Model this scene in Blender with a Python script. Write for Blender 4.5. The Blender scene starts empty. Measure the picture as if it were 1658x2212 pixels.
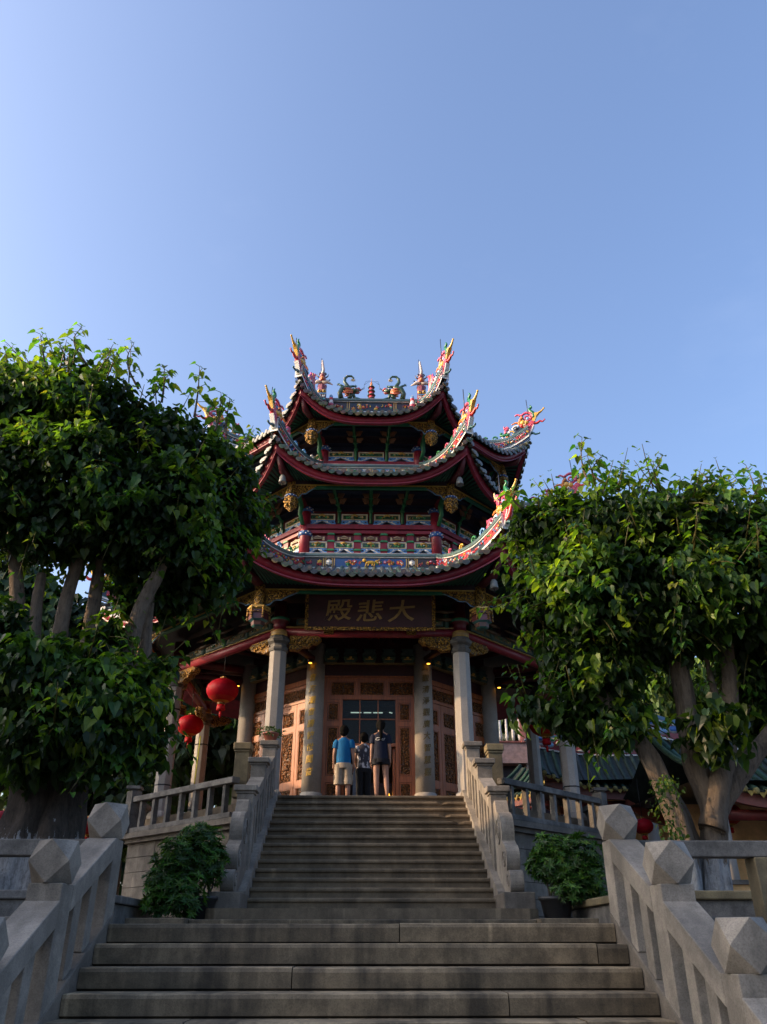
import bpy, bmesh, math, random
from mathutils import Vector, Matrix, noise
random.seed(11)
sc = bpy.context.scene
COL = sc.collection
R = math.radians
V = Vector

# ------------------------------------------------------------------ camera model (used to place the camera and to turn measurements into points)
PITCH, YAW, FPX, IW, IH = R(28.3), R(1.287), 1725.0, 1658.0, 2212.0
CF = V((math.sin(YAW)*math.cos(PITCH), math.cos(YAW)*math.cos(PITCH), math.sin(PITCH)))
CR = V((math.cos(YAW), -math.sin(YAW), 0))
CU = CR.cross(CF)
def at(u, v, D):
    d = CF + CR*((u-IW/2)/FPX) + CU*((IH/2-v)/FPX)
    return d*(D/d.y)
def pxm(p):            # metres per measured pixel at a point
    return p.dot(CF)/FPX

# ------------------------------------------------------------------ mesh builder
def sr(h):
    h = h.lstrip('#'); o = []
    for i in (0, 2, 4):
        c = int(h[i:i+2], 16)/255
        o.append(c/12.92 if c <= .04045 else ((c+.055)/1.055)**2.4)
    return tuple(o)
def basis(d):
    d = d.normalized()
    a = V((0, 0, 1)) if abs(d.z) < .95 else V((1, 0, 0))
    x = d.cross(a).normalized(); return x, x.cross(d).normalized()
TONE = random.Random(77)
class MB:
    def __init__(s): s.v = []; s.f = []; s.c = []; s.s = []
    def add(s, vs, fs, col=(.5, .5, .5), smooth=False):
        b = len(s.v); s.v.extend([tuple(p) for p in vs])
        for f in fs:
            s.f.append(tuple(b+i for i in f)); s.c.append(col); s.s.append(smooth)
    def hexa(s, p, col=(.5, .5, .5)):      # 8 points: bottom 0-3 ccw, top 4-7
        s.add(p, [(3, 2, 1, 0), (4, 5, 6, 7), (0, 1, 5, 4), (1, 2, 6, 5), (2, 3, 7, 6), (3, 0, 4, 7)], col)
    def box(s, x0, x1, y0, y1, z0, z1, col=(.5, .5, .5)):
        s.hexa([(x0, y0, z0), (x1, y0, z0), (x1, y1, z0), (x0, y1, z0), (x0, y0, z1), (x1, y0, z1), (x1, y1, z1), (x0, y1, z1)], col)
    def prism(s, poly, P, o0, o1, col=(.5, .5, .5), smooth=False):   # poly in 2-D, P(a,b,o) -> world
        n = len(poly); vs = [P(a, b, o0) for a, b in poly]+[P(a, b, o1) for a, b in poly]
        s.add(vs, [tuple(range(n-1, -1, -1)), tuple(range(n, 2*n))], col)
        s.add(vs, [(i, (i+1) % n, n+(i+1) % n, n+i) for i in range(n)], col, smooth)
    def tube(s, pts, rad, n=6, col=(.5, .5, .5), cap=True, smooth=True, sx=1.0, cols=None):
        pts = [V(p) for p in pts]; m = len(pts)
        if not isinstance(rad, (list, tuple)): rad = [rad]*m
        vs = []; x = None
        for i, p in enumerate(pts):
            d = pts[min(i+1, m-1)]-pts[max(i-1, 0)]
            if d.length < 1e-9: d = V((0, 0, 1))
            if x is None: x, y = basis(d)
            else:
                dn = d.normalized(); x = x-dn*x.dot(dn)
                x = x.normalized() if x.length > 1e-6 else basis(d)[0]
                y = x.cross(dn)
            for k in range(n):
                a = 2*math.pi*k/n
                vs.append(p+(x*math.cos(a)*sx+y*math.sin(a))*rad[i])
        for i in range(m-1):
            fs = [(i*n+k, i*n+(k+1) % n, (i+1)*n+(k+1) % n, (i+1)*n+k) for k in range(n)]
            if i == 0: b0 = len(s.v); s.add(vs, fs, cols[0] if cols else col, smooth)
            else:
                for f in fs: s.f.append(tuple(b0+q for q in f)); s.c.append(cols[i] if cols else col); s.s.append(smooth)
        if cap:
            for f in (tuple(range(n-1, -1, -1)), tuple((m-1)*n+k for k in range(n))):
                s.f.append(tuple(b0+q for q in f)); s.c.append(col); s.s.append(False)
    def lathe(s, prof, c=(0, 0, 0), n=16, col=(.5, .5, .5), smooth=True, cols=None, rib=0, sy=1.0, ph=0):
        c = V(c); vs = []
        for r, z in prof:
            for k in range(n):
                a = 2*math.pi*k/n+ph; q = r*(1-(rib if k % 2 else 0)); vs.append(c+V((q*math.cos(a), q*math.sin(a)*sy, z)))
        m = len(prof); b0 = len(s.v); s.add(vs, [])
        for i in range(m-1):
            for k in range(n):
                s.f.append(tuple(b0+q for q in (i*n+k, i*n+(k+1) % n, (i+1)*n+(k+1) % n, (i+1)*n+k)))
                s.c.append(cols[i] if cols else col); s.s.append(smooth)
        for f, cc in ((tuple(range(n-1, -1, -1)), 0), (tuple((m-1)*n+k for k in range(n)), -1)):
            if prof[cc][0] > 1e-4:
                s.f.append(tuple(b0+q for q in f)); s.c.append(cols[cc] if cols else col); s.s.append(False)
    def ell(s, c, r, col=(.5, .5, .5), n=8, m=5, M=None):
        c = V(c); vs = [];
        for i in range(m+1):
            t = math.pi*i/m
            for k in range(n):
                a = 2*math.pi*k/n
                q = V((r[0]*math.sin(t)*math.cos(a), r[1]*math.sin(t)*math.sin(a), r[2]*math.cos(t)))
                if M is not None: q = M @ q
                vs.append(c+q)
        s.add(vs, [(i*n+k, (i+1)*n+k, (i+1)*n+(k+1) % n, i*n+(k+1) % n) for i in range(m) for k in range(n)], col, True)
    def loft(s, rings, n=12, col=(.5, .5, .5), smooth=True):   # rings: (centre, rx, ry[, axis])
        vs = []
        for r in rings:
            c, rx, ry = V(r[0]), r[1], r[2]
            if len(r) > 3: x, y = r[3], r[4]
            else: x, y = V((1, 0, 0)), V((0, 1, 0))
            for k in range(n):
                a = 2*math.pi*k/n; vs.append(c+x*rx*math.cos(a)+y*ry*math.sin(a))
        m = len(rings)
        s.add(vs, [(i*n+k, i*n+(k+1) % n, (i+1)*n+(k+1) % n, (i+1)*n+k) for i in range(m-1) for k in range(n)], col, smooth)
        s.add([vs[k] for k in range(n)], [tuple(range(n-1, -1, -1))], col); s.add([vs[(m-1)*n+k] for k in range(n)], [tuple(range(n))], col)
    def build(s, name, mat, parent=None, label=None, bevel=0, fixn=False):
        me = bpy.data.meshes.new(name); o = V((0, 0, 0)); q = parent
        while q is not None: o = o+q.location; q = q.parent
        me.from_pydata([tuple(V(p)-o) for p in s.v], [], s.f)
        if 'granite' in mat.name and all(c == (.5, .5, .5) for c in s.c):
            tn = TONE.uniform(.42, .57); s.c = [(tn, tn*.995, tn*.98)]*len(s.c)
        ca = me.color_attributes.new('Col', 'FLOAT_COLOR', 'CORNER'); buf = []
        for f, c in zip(s.f, s.c): buf.extend((c[0], c[1], c[2], 1.0)*len(f))
        ca.data.foreach_set('color', buf)
        me.polygons.foreach_set('use_smooth', s.s)
        if fixn:
            bm = bmesh.new(); bm.from_mesh(me); bmesh.ops.recalc_face_normals(bm, faces=bm.faces); bm.to_mesh(me); bm.free()
        me.materials.append(mat); me.update()
        ob = bpy.data.objects.new(name, me); COL.objects.link(ob)
        if parent is not None: ob.parent = parent
        if label: ob['label'] = label
        if bevel:
            b = ob.modifiers.new('bevel', 'BEVEL'); b.width = bevel; b.segments = 2; b.limit_method = 'ANGLE'; b.angle_limit = R(40)
        return ob
def tag(o, label=None, cat=None, group=None, kind=None):
    if label: o['label'] = label
    if cat: o['category'] = cat
    if group: o['group'] = group
    if kind: o['kind'] = kind
    return o
def thing(name, label, cat, loc, group=None):
    o = bpy.data.objects.new(name, None); COL.objects.link(o); o.empty_display_size = .1
    o.location = loc; return tag(o, label, cat, group)
def copy_tree(o, parent=None):
    c = o.copy(); COL.objects.link(c)
    if parent is not None: c.parent = parent
    for ch in [x for x in o.children]: copy_tree(ch, c)
    return c

# ------------------------------------------------------------------ materials
class NT:
    def __init__(s, name):
        s.m = bpy.data.materials.new(name); s.m.use_nodes = True; s.n = s.m.node_tree.nodes; s.l = s.m.node_tree.links
        s.b = s.n['Principled BSDF']; s.out = s.n['Material Output']
    def N(s, t, **k):
        x = s.n.new(t)
        for a, b in k.items():
            if a in x.inputs.keys(): x.inputs[a].default_value = b
            else: setattr(x, a, b)
        return x
    def L(s, a, b): s.l.new(a, b)
    def pos(s): return s.N('ShaderNodeNewGeometry').outputs['Position']
    def mapped(s, sc_, src=None):
        mp = s.N('ShaderNodeMapping'); mp.inputs['Scale'].default_value = sc_
        s.L(src or s.pos(), mp.inputs[0]); return mp.outputs[0]
    def noise(s, scale, detail=4, rough=.6, vec=None):
        x = s.N('ShaderNodeTexNoise', Scale=scale, Detail=detail, Roughness=rough); s.L(vec or s.pos(), x.inputs['Vector']); return x.outputs['Fac']
    def ramp(s, f, pts):
        x = s.N('ShaderNodeValToRGB'); e = x.color_ramp.elements
        while len(e) < len(pts): e.new(.5)
        for i, (p, c) in enumerate(pts):
            e[i].position = p; e[i].color = (c, c, c, 1) if isinstance(c, (int, float)) else (*c, 1)
        s.L(f, x.inputs[0]); return x.outputs[0]
    def mix(s, f, a, b, mode='MIX'):
        x = s.N('ShaderNodeMix', data_type='RGBA', blend_type=mode)
        for sock, val in ((x.inputs[0], f), (x.inputs[6], a), (x.inputs[7], b)):
            if hasattr(val, 'links'): s.L(val, sock)
            elif isinstance(val, (int, float)): sock.default_value = val if sock == x.inputs[0] else (val, val, val, 1)
            else: sock.default_value = (*val, 1)
        return x.outputs[2]
    def bump(s, h, st=.3, d=.02):
        x = s.N('ShaderNodeBump', Strength=st, Distance=d); s.L(h, x.inputs['Height']); s.L(x.outputs[0], s.b.inputs['Normal'])
    def attr(s):
        return s.N('ShaderNodeVertexColor', layer_name='Col').outputs[0]
    def base(s, c):
        if hasattr(c, 'links'): s.L(c, s.b.inputs['Base Color'])
        else: s.b.inputs['Base Color'].default_value = (*c, 1)
    def set(s, **k):
        for a, b in k.items(): s.b.inputs[a.replace('_', ' ')].default_value = b
        return s
def m_stone(name, c1, c2, stain=.5, streak=0., speck=.35, rough=.85):
    t = NT(name)
    big = t.ramp(t.noise(1.3, 5), [(.35, 0), (.68, 1)])
    base = t.mix(big, c1, c2)
    sp = t.ramp(t.noise(95, 2, .7), [(.38, .45), (.5, 1), (.66, 1.25)])
    base = t.mix(speck, base, sp, 'MULTIPLY') if speck else base
    st = t.ramp(t.noise(3.1, 6, .7), [(.42, 1-.65*stain), (.62, 1)])
    base = t.mix(1, base, st, 'MULTIPLY')
    if streak:
        sk = t.ramp(t.noise(1., 4, .6, t.mapped((3.2, .6, .35))), [(.36, .35), (.52, 1), (.64, 1), (.72, 2.2)])
        base = t.mix(streak, base, sk, 'MULTIPLY')
    base = t.mix(1, base, t.mix(1, t.attr(), 2., 'MULTIPLY'), 'MULTIPLY')
    t.base(base); t.set(Roughness=rough)
    t.bump(t.mix(.5, t.noise(60, 3), t.noise(9, 5)), .35, .012)
    return t.m
def m_paint(name, rough=.45, bump=.25, var=.35, bs=40, coat=0., metal=0.):
    t = NT(name); a = t.attr()
    v = t.ramp(t.noise(6, 5, .65), [(.32, 1-var), (.62, 1.08)])
    t.base(t.mix(1, a, v, 'MULTIPLY')); t.set(Roughness=rough, Coat_Weight=coat, Metallic=metal)
    t.bump(t.noise(bs, 3), bump, .01); return t.m
def m_plain(name, c, rough=.5, var=.3, scale=8, bump=.2, metal=0., **k):
    t = NT(name); v = t.ramp(t.noise(scale, 5, .65), [(.3, 1-var), (.65, 1.1)])
    t.base(t.mix(1, c, v, 'MULTIPLY')); t.set(Roughness=rough, Metallic=metal, **k); t.bump(t.noise(scale*6, 3), bump, .01); return t.m
def m_gold():
    t = NT('carved_gilding')
    n = t.N('ShaderNodeTexVoronoi', Scale=26.); t.L(t.pos(), n.inputs['Vector'])
    k = t.mix(.5, n.outputs['Distance'], t.noise(32, 4))
    t.base(t.ramp(k, [(.25, (.78, .46, .09)), (.45, (.46, .24, .04)), (.62, (.05, .025, .01))]))
    t.set(Roughness=.4, Metallic=.3); t.bump(t.ramp(k, [(.2, 1), (.6, 0)]), 1., .05); return t.m
def m_wood(name, c, carved=0.):
    t = NT(name)
    g = t.noise(3., 6, .65, t.mapped((9, 9, .7)))
    b = t.mix(1, c, t.ramp(g, [(.3, .55), (.6, 1.15)]), 'MULTIPLY')
    if carved:
        n = t.N('ShaderNodeTexVoronoi', Scale=22.); t.L(t.pos(), n.inputs['Vector'])
        k = t.mix(.55, n.outputs['Distance'], t.noise(26, 4))
        b = t.mix(1, b, t.ramp(k, [(.25, 1.25), (.42, .85), (.58, .25)]), 'MULTIPLY'); t.bump(t.ramp(k, [(.2, 1), (.6, 0)]), 1., .05)
    else: t.bump(g, .25, .01)
    t.base(b); t.set(Roughness=.42); return t.m
def m_leaf(name, trans=.35, rough=.42):
    t = NT(name); a = t.attr(); t.base(a); t.set(Roughness=rough, Specular_IOR_Level=.35)
    tr = t.N('ShaderNodeBsdfTranslucent'); t.L(t.mix(1, a, (1.9, 2.0, .45), 'MULTIPLY'), tr.inputs[0])
    ms = t.N('ShaderNodeMixShader'); ms.inputs[0].default_value = trans
    t.L(t.b.outputs[0], ms.inputs[1]); t.L(tr.outputs[0], ms.inputs[2]); t.L(ms.outputs[0], t.out.inputs[0]); return t.m
def m_bark(name, c1, c2, white_top):
    t = NT(name)
    n = t.mix(.35, t.noise(2.2, 8, .8, t.mapped((9, 9, 1.1))), t.noise(5., 6, .75))
    b = t.ramp(n, [(.36, c1), (.5, c2), (.66, tuple(x*1.5 for x in c2))])
    sp = t.N('ShaderNodeSeparateXYZ'); t.L(t.pos(), sp.inputs[0])
    ad = t.N('ShaderNodeMath', operation='MULTIPLY_ADD'); t.L(t.noise(3, 6, .7, t.mapped((4, 4, .5))), ad.inputs[0]); ad.inputs[1].default_value = 1.5; t.L(sp.outputs[2], ad.inputs[2])
    k = t.N('ShaderNodeMath', operation='LESS_THAN'); t.L(ad.outputs[0], k.inputs[0]); k.inputs[1].default_value = white_top+.75
    t.base(t.mix(k.outputs[0], b, t.ramp(n, [(.36, (.09, .085, .08)), (.52, (.36, .36, .36)), (.66, (.5, .5, .5))]))); t.set(Roughness=.9); t.bump(n, 1., .12); return t.m
def m_emit(name, c, st):
    t = NT(name); t.set(Emission_Strength=st); t.b.inputs['Emission Color'].default_value = (*c, 1); t.base(c); return t.m
def m_glass():
    t = NT('dark_window_glass'); t.base((.02, .025, .025)); t.set(Roughness=.08, Alpha=.6, Specular_IOR_Level=.18); return t.m
def m_fabric(name, c=None, trans=0., rough=.7, sc_=60):
    t = NT(name); b = t.attr() if c is None else c
    b = t.mix(1, b, t.ramp(t.noise(5, 4), [(.35, .75), (.65, 1.1)]), 'MULTIPLY'); t.base(b); t.set(Roughness=rough, Specular_IOR_Level=.2); t.bump(t.mix(.5, t.noise(sc_, 2), t.noise(14, 4)), .6, .02)
    if trans:
        tr = t.N('ShaderNodeBsdfTranslucent'); t.L(b, tr.inputs[0]); ms = t.N('ShaderNodeMixShader'); ms.inputs[0].default_value = trans
        t.L(t.b.outputs[0], ms.inputs[1]); t.L(tr.outputs[0], ms.inputs[2]); t.L(ms.outputs[0], t.out.inputs[0])
    return t.m
M = {}
M['rail'] = m_stone('pale_dressed_granite', (.34, .295, .24), (.25, .22, .185), .6, .5)
M['step'] = m_stone('weathered_step_granite', (.235, .175, .105), (.135, .105, .066), .75, 1.)
M['step2'] = m_stone('upper_step_granite', (.235, .172, .105), (.165, .125, .08), .55, .5)
M['block'] = m_stone('podium_block_granite', (.21, .175, .135), (.14, .12, .10), .6, .4)
M['beam'] = m_stone('grey_stained_granite', (.23, .21, .185), (.10, .095, .088), .8)
M['column'] = m_stone('column_granite', (.38, .34, .30), (.33, .30, .265), .2)
M['yellow'] = m_stone('ochre_stained_granite', (.24, .19, .10), (.17, .135, .08), .5, .5)
M['ground'] = m_stone('paved_ground', (.14, .125, .11), (.10, .09, .08), .5)
M['paint'] = m_paint('painted_timber'); M['orn'] = m_paint('cut_porcelain_ornament', .35, .5, .3, 70, .3)
M['tile'] = m_paint('glazed_roof_tile', .35, .3, .55, 30, .3)
M['dulltile'] = m_paint('shaded_roof_tile', .85, .3, .55, 30, 0.); M['gold'] = m_gold()  # side roof tile without gloss, so those roofs look shaded
M['wood'] = m_wood('reddish_door_wood', (.34, .092, .022)); M['carved'] = m_wood('carved_door_wood', (.40, .15, .04), 1)
M['oldgold'] = m_paint('faded_gilding', .5, .5, .5, 40); M['glass'] = m_glass()
M['leaf'] = m_leaf('bodhi_leaf', .48); M['shrubleaf'] = m_leaf('shrub_leaf', .25); M['farleaf'] = m_leaf('distant_leaf', .3, .6)
M['bark'] = m_bark('pale_fig_bark', (.04, .03, .022), (.18, .135, .095), 1.0)
M['barkl'] = m_bark('old_fig_bark', (.02, .016, .013), (.07, .054, .042), 1.05)
M['darkbark'] = m_bark('dark_bark', (.03, .025, .02), (.08, .065, .05), -9)
M['lantern'] = m_fabric('red_lantern_silk', None, .35, .5); M['cloth'] = m_fabric('cotton_cloth', None)
M['skin'] = m_plain('skin', (.33, .17, .11), .6, .12, 9, .05); M['hair'] = m_plain('black_hair', (.006, .005, .004), .8, .3, 60, .3, Specular_IOR_Level=.08)
M['iron'] = m_plain('dark_iron', (.03, .03, .032), .5, .3, 20, .2, .6)
M['plastic'] = m_plain('black_plastic_pot', (.02, .02, .021), .5, .2)
M['plaster'] = m_plain('ochre_plaster', (.75, .45, .2), .85, .3, 3)  # colour lightened and warmed in place of sun on the walls
M['amber'] = m_emit('amber_bulb', (1, .42, .04), 5.); M['tubelight'] = m_emit('fluorescent_tube', (.75, 1, .85), 3.)
RED = (.23, .013, .030); DRED = (.13, .010, .018); TEAL = (.02, .10, .11); GRN = (.02, .19, .06); GLD = (.55, .33, .07); BLU = (.03, .12, .38); WHT = (.72, .70, .66)
PNK = (.62, .09, .17); YEL = (.72, .42, .05); ORG = (.70, .22, .05); NVY = (.012, .018, .04); CRM = (.62, .48, .26); SKY = (.16, .36, .62); BRT = (.62, .04, .04)
# ------------------------------------------------------------------ ground, landing, stairs
RI, TR, D0, Z0 = .15, .294, 7.37, .137
def nose(y): return Z0-(RI/TR)*(D0-y)
g = MB(); g.add([(-400, -60, -1.6), (400, -60, -1.6), (400, 600, -1.6), (-400, 600, -1.6)], [(0, 1, 2, 3)])
tag(g.build('ground', M['ground']), kind='structure')
def slab(name, x0, x1, y0, y1, z0, z1, m, bev=.012):
    b = MB(); b.box(x0, x1, y0, y1, z0, z1); return tag(b.build(name, M[m], bevel=bev), kind='structure')
slab('landing', -2.05, 2.05, D0+.44, 10.6, -1.62, Z0-.004, 'step')
slab('terrace_floor', -40, -2.052, D0+.06, 60, -1.62, Z0-.008, 'ground'); slab('terrace_floor', 2.052, 40, D0+.06, 60, -1.62, Z0-.008, 'ground')
slab('terrace_kerb', -2.06, 2.06, 10.602, 16.3, -1.6, .235, 'step')
slab('paved_strip', -2.75, -2.063, 10.4, 14.5, Z0-.1, .245, 'step'); slab('paved_strip', 2.063, 2.75, 10.4, 14.5, Z0-.1, .245, 'step')

low = thing('stone_staircase', 'broad flight of rough dark granite steps filling the bottom of the view', 'staircase', (0, D0, Z0-RI))
rng = random.Random(3)
for i in range(11):
    b = MB(); z = Z0-RI*i; y = D0-TR*i
    cuts = [-2.075]+sorted(rng.uniform(-1.6, 1.6) for _ in range(rng.choice((1, 2))))+[2.075]; tone = 1.
    if i == 2: cuts = [-2.075, -.52, 2.075]
    if i == 3: cuts = [-2.075, 1.02, 2.075]
    if i == 1: cuts = [-2.075, 1.83, 2.075]
    for k in range(len(cuts)-1):
        x0, x1 = cuts[k]+(.004 if k else 0), cuts[k+1]-.004
        dz, dy = rng.uniform(-.006, .004), rng.uniform(-.006, .008)
        n = max(2, int((x1-x0)/.09)); vs = []
        for j in range(n+1):
            x = x0+(x1-x0)*j/n
            e = noise.noise(V((x*2.3, i*7.1, 0)))*.008+noise.noise(V((x*9, i*3.7, 4)))*.004
            for (yy, zz) in ((y+.03, z-.148), (y+.004+dy, z-.135), (y+dy-e, z-.03+dz), (y+.012+dy-e, z-.006+dz+e), (y+.035+dy, z+dz), (y+.47, z+dz*.3), (y+.47, z-.148)):
                vs.append((x, yy, zz))
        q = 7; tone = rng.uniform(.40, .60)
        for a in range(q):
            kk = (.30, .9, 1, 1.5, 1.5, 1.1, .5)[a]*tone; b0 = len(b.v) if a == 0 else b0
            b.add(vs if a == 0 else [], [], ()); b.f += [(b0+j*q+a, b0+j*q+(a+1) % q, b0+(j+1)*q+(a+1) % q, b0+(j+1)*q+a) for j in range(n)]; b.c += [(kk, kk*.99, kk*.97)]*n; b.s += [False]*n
        b.f += [tuple(b0+w for w in range(q-1, -1, -1)), tuple(b0+n*q+a for a in range(q))]; b.c += [(.4, .4, .4)]*2; b.s += [False]*2
        continue
        b.add([], [tuple(range(q-1, -1, -1)), tuple(n*q+a for a in range(q))])
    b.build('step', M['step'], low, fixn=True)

up = thing('stone_staircase', 'narrower flight of thin rounded nosing steps climbing between carved balustrades to the hall doors', 'staircase', (.08, 12.33, .235))
XC = .12
NS, D1, Z1, R2, T2 = 14, 12.75, .560, .1492, .2655
b = MB(); b.prism([(-2.19, 11.72), (-2.05, 11.6), (2.05, 11.6), (2.19, 11.72), (2.19, 12.98), (-2.19, 12.98)], lambda a, c, o: (XC+a, c, o), .237, .386)
b.build('base_slab', M['step2'], up, bevel=.012)
rng = random.Random(5)
for i in range(NS):
    y, z = D1+T2*i, Z1+R2*i; b = MB()
    prof = [(y+.035, z-R2), (y+.035, z-.062), (y+.008, z-.056), (y, z-.042), (y, z-.02), (y+.012, z-.004), (y+.03, z), (y+T2+.12, z), (y+T2+.12, z-R2)]
    n = 36; q = len(prof); vs = []
    chip = rng.uniform(-1.4, 1.6)
    for j in range(n+1):
        x = -1.865+3.73*j/n
        e = noise.noise(V((x*3, i*5.3, 9)))*.006
        c = .035 if (i in (9, 10, 12) and abs(x-(1.35 if i > 9 else 1.55)) < .09) else 0
        for a, (yy, zz) in enumerate(prof):
            vs.append((XC+x, yy+(c+e if a in (3, 4, 5) else 0), zz-(c*.6 if a in (5, 6) else 0)+e*.4*(2 <= a <= 7)))
    b.add(vs, [(j*q+a, j*q+(a+1) % q, (j+1)*q+(a+1) % q, (j+1)*q+a) for j in range(n) for a in range(q)]+[tuple(range(q-1, -1, -1)), tuple(n*q+a for a in range(q))])
    b.build('step', M['step2'], up, fixn=True)

# ------------------------------------------------------------------ lower sloping railings with faceted post heads
def cubo(b, c, h):
    c = V(c); P = {}
    vs = []
    def vid(p):
        if p not in P: P[p] = len(vs); vs.append(c+V(p)*h)
        return P[p]
    fs = []
    for ax in range(3):
        for sg in (-1, 1):
            o = [i for i in range(3) if i != ax]
            f = []
            for (p, q) in ((1, 0), (0, 1), (-1, 0), (0, -1)):
                t = [0, 0, 0]; t[ax] = sg; t[o[0]] = p; t[o[1]] = q; f.append(vid(tuple(t)))
            fs.append(f)
    for sx in (-1, 1):
        for sy in (-1, 1):
            for sz in (-1, 1): fs.append([vid((sx, sy, 0)), vid((0, sy, sz)), vid((sx, 0, sz))])
    b.add(vs, fs)
POSTS = [(7.39, .772), (6.27, .362), (5.21, -.158), (4.15, -.70), (3.09, -1.24)]
def railing(sg, label):
    t = thing('stone_railing', label, 'railing', (sg*2.2, 6.2, nose(6.2)), 'sloping granite railings beside the lower steps')
    x0, x1 = sorted((sg*2.083, sg*2.33))
    b = MB(); yA, yB = 7.5, 2.6      # kerb below the balusters
    k0, k1 = sorted((sg*2.079, sg*2.40))
    b.hexa([(k0, yB, nose(yB)-.5), (k1, yB, nose(yB)-.5), (k1, yA, nose(yA)-.5), (k0, yA, nose(yA)-.5), (k0, yB, nose(yB)+.10), (k1, yB, nose(yB)+.10), (k1, yA, nose(yA)+.02), (k0, yA, nose(yA)+.02)])
    b.build('sloping_kerb', M['block'], t, bevel=.012)
    for i, (y, zt) in enumerate(POSTS):
        p = MB(); p.box(x0+.004, x1-.004, y-.12, y+.12, nose(y)-.05, zt); po = p.build('post', M['rail'], t, bevel=.007)
        f = MB(); cubo(f, ((x0+x1)/2, y, zt+.142), .142); f.build('faceted_head', M['rail'], po, bevel=.003, fixn=True)
        if i+1 < len(POSTS):
            y2, zt2 = POSTS[i+1]; ya, yb = y-.121, y2+.121
            za = zt-(.0 if i == 0 else .11); zb = zt2-.005
            r = MB(); th = .17
            r.hexa([(x0, yb, zb-th), (x1, yb, zb-th), (x1, ya, za-th), (x0, ya, za-th), (x0, yb, zb), (x1, yb, zb), (x1, ya, za), (x0, ya, za)])
            r.build('top_rail', M['rail'], t, bevel=.007)
            for fr in (.34, .72):
                yc = ya+(yb-ya)*fr; zc = za+(zb-za)*fr-th; s = MB(); hw = .075; sl = (za-zb)/(ya-yb)
                s.hexa([(x0+.015, yc-hw, nose(yc)), (x1-.03, yc-hw, nose(yc)), (x1-.03, yc+hw, nose(yc)), (x0+.015, yc+hw, nose(yc)),
                        (x0+.015, yc-hw, zc+.02-sl*hw), (x1-.03, yc-hw, zc+.02-sl*hw), (x1-.03, yc+hw, zc+.02+sl*hw), (x0+.015, yc+hw, zc+.02+sl*hw)])
                s.build('baluster', M['rail'], t, bevel=.006)
    return t
railing(-1, 'pale granite railing with faceted post heads left of the lower steps')
railing(1, 'pale granite railing with faceted post heads right of the lower steps')

# ------------------------------------------------------------------ flat beam fences along the landing
def beam_fence(sg, label):
    t = thing('stone_fence', label, 'fence', (sg*5, 7.6, Z0), 'low granite beam fences on the landing')
    def bx(xa, xb, *r): xa, xb = sorted((sg*xa, sg*xb)); b = MB(); b.box(xa, xb, *r); return b
    bx(2.335, 7.9, 7.47, 7.66, .652, .785).build('top_beam', M['beam'], t, bevel=.01)
    for xp in (3.5, 5.3, 7.1): bx(xp-.11, xp+.11, 7.46, 7.67, Z0-.01, .650).build('post', M['yellow' if sg > 0 else 'beam'], t, bevel=.01)
    bx(2.42, 7.9, 7.52, 7.62, Z0-.01, .19).build('bottom_beam', M['beam'], t, bevel=.01)
beam_fence(-1, 'grey stained stone beam fence in front of the old tree on the left')
beam_fence(1, 'grey stained stone beam fence in front of the forked tree on the right')

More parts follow.
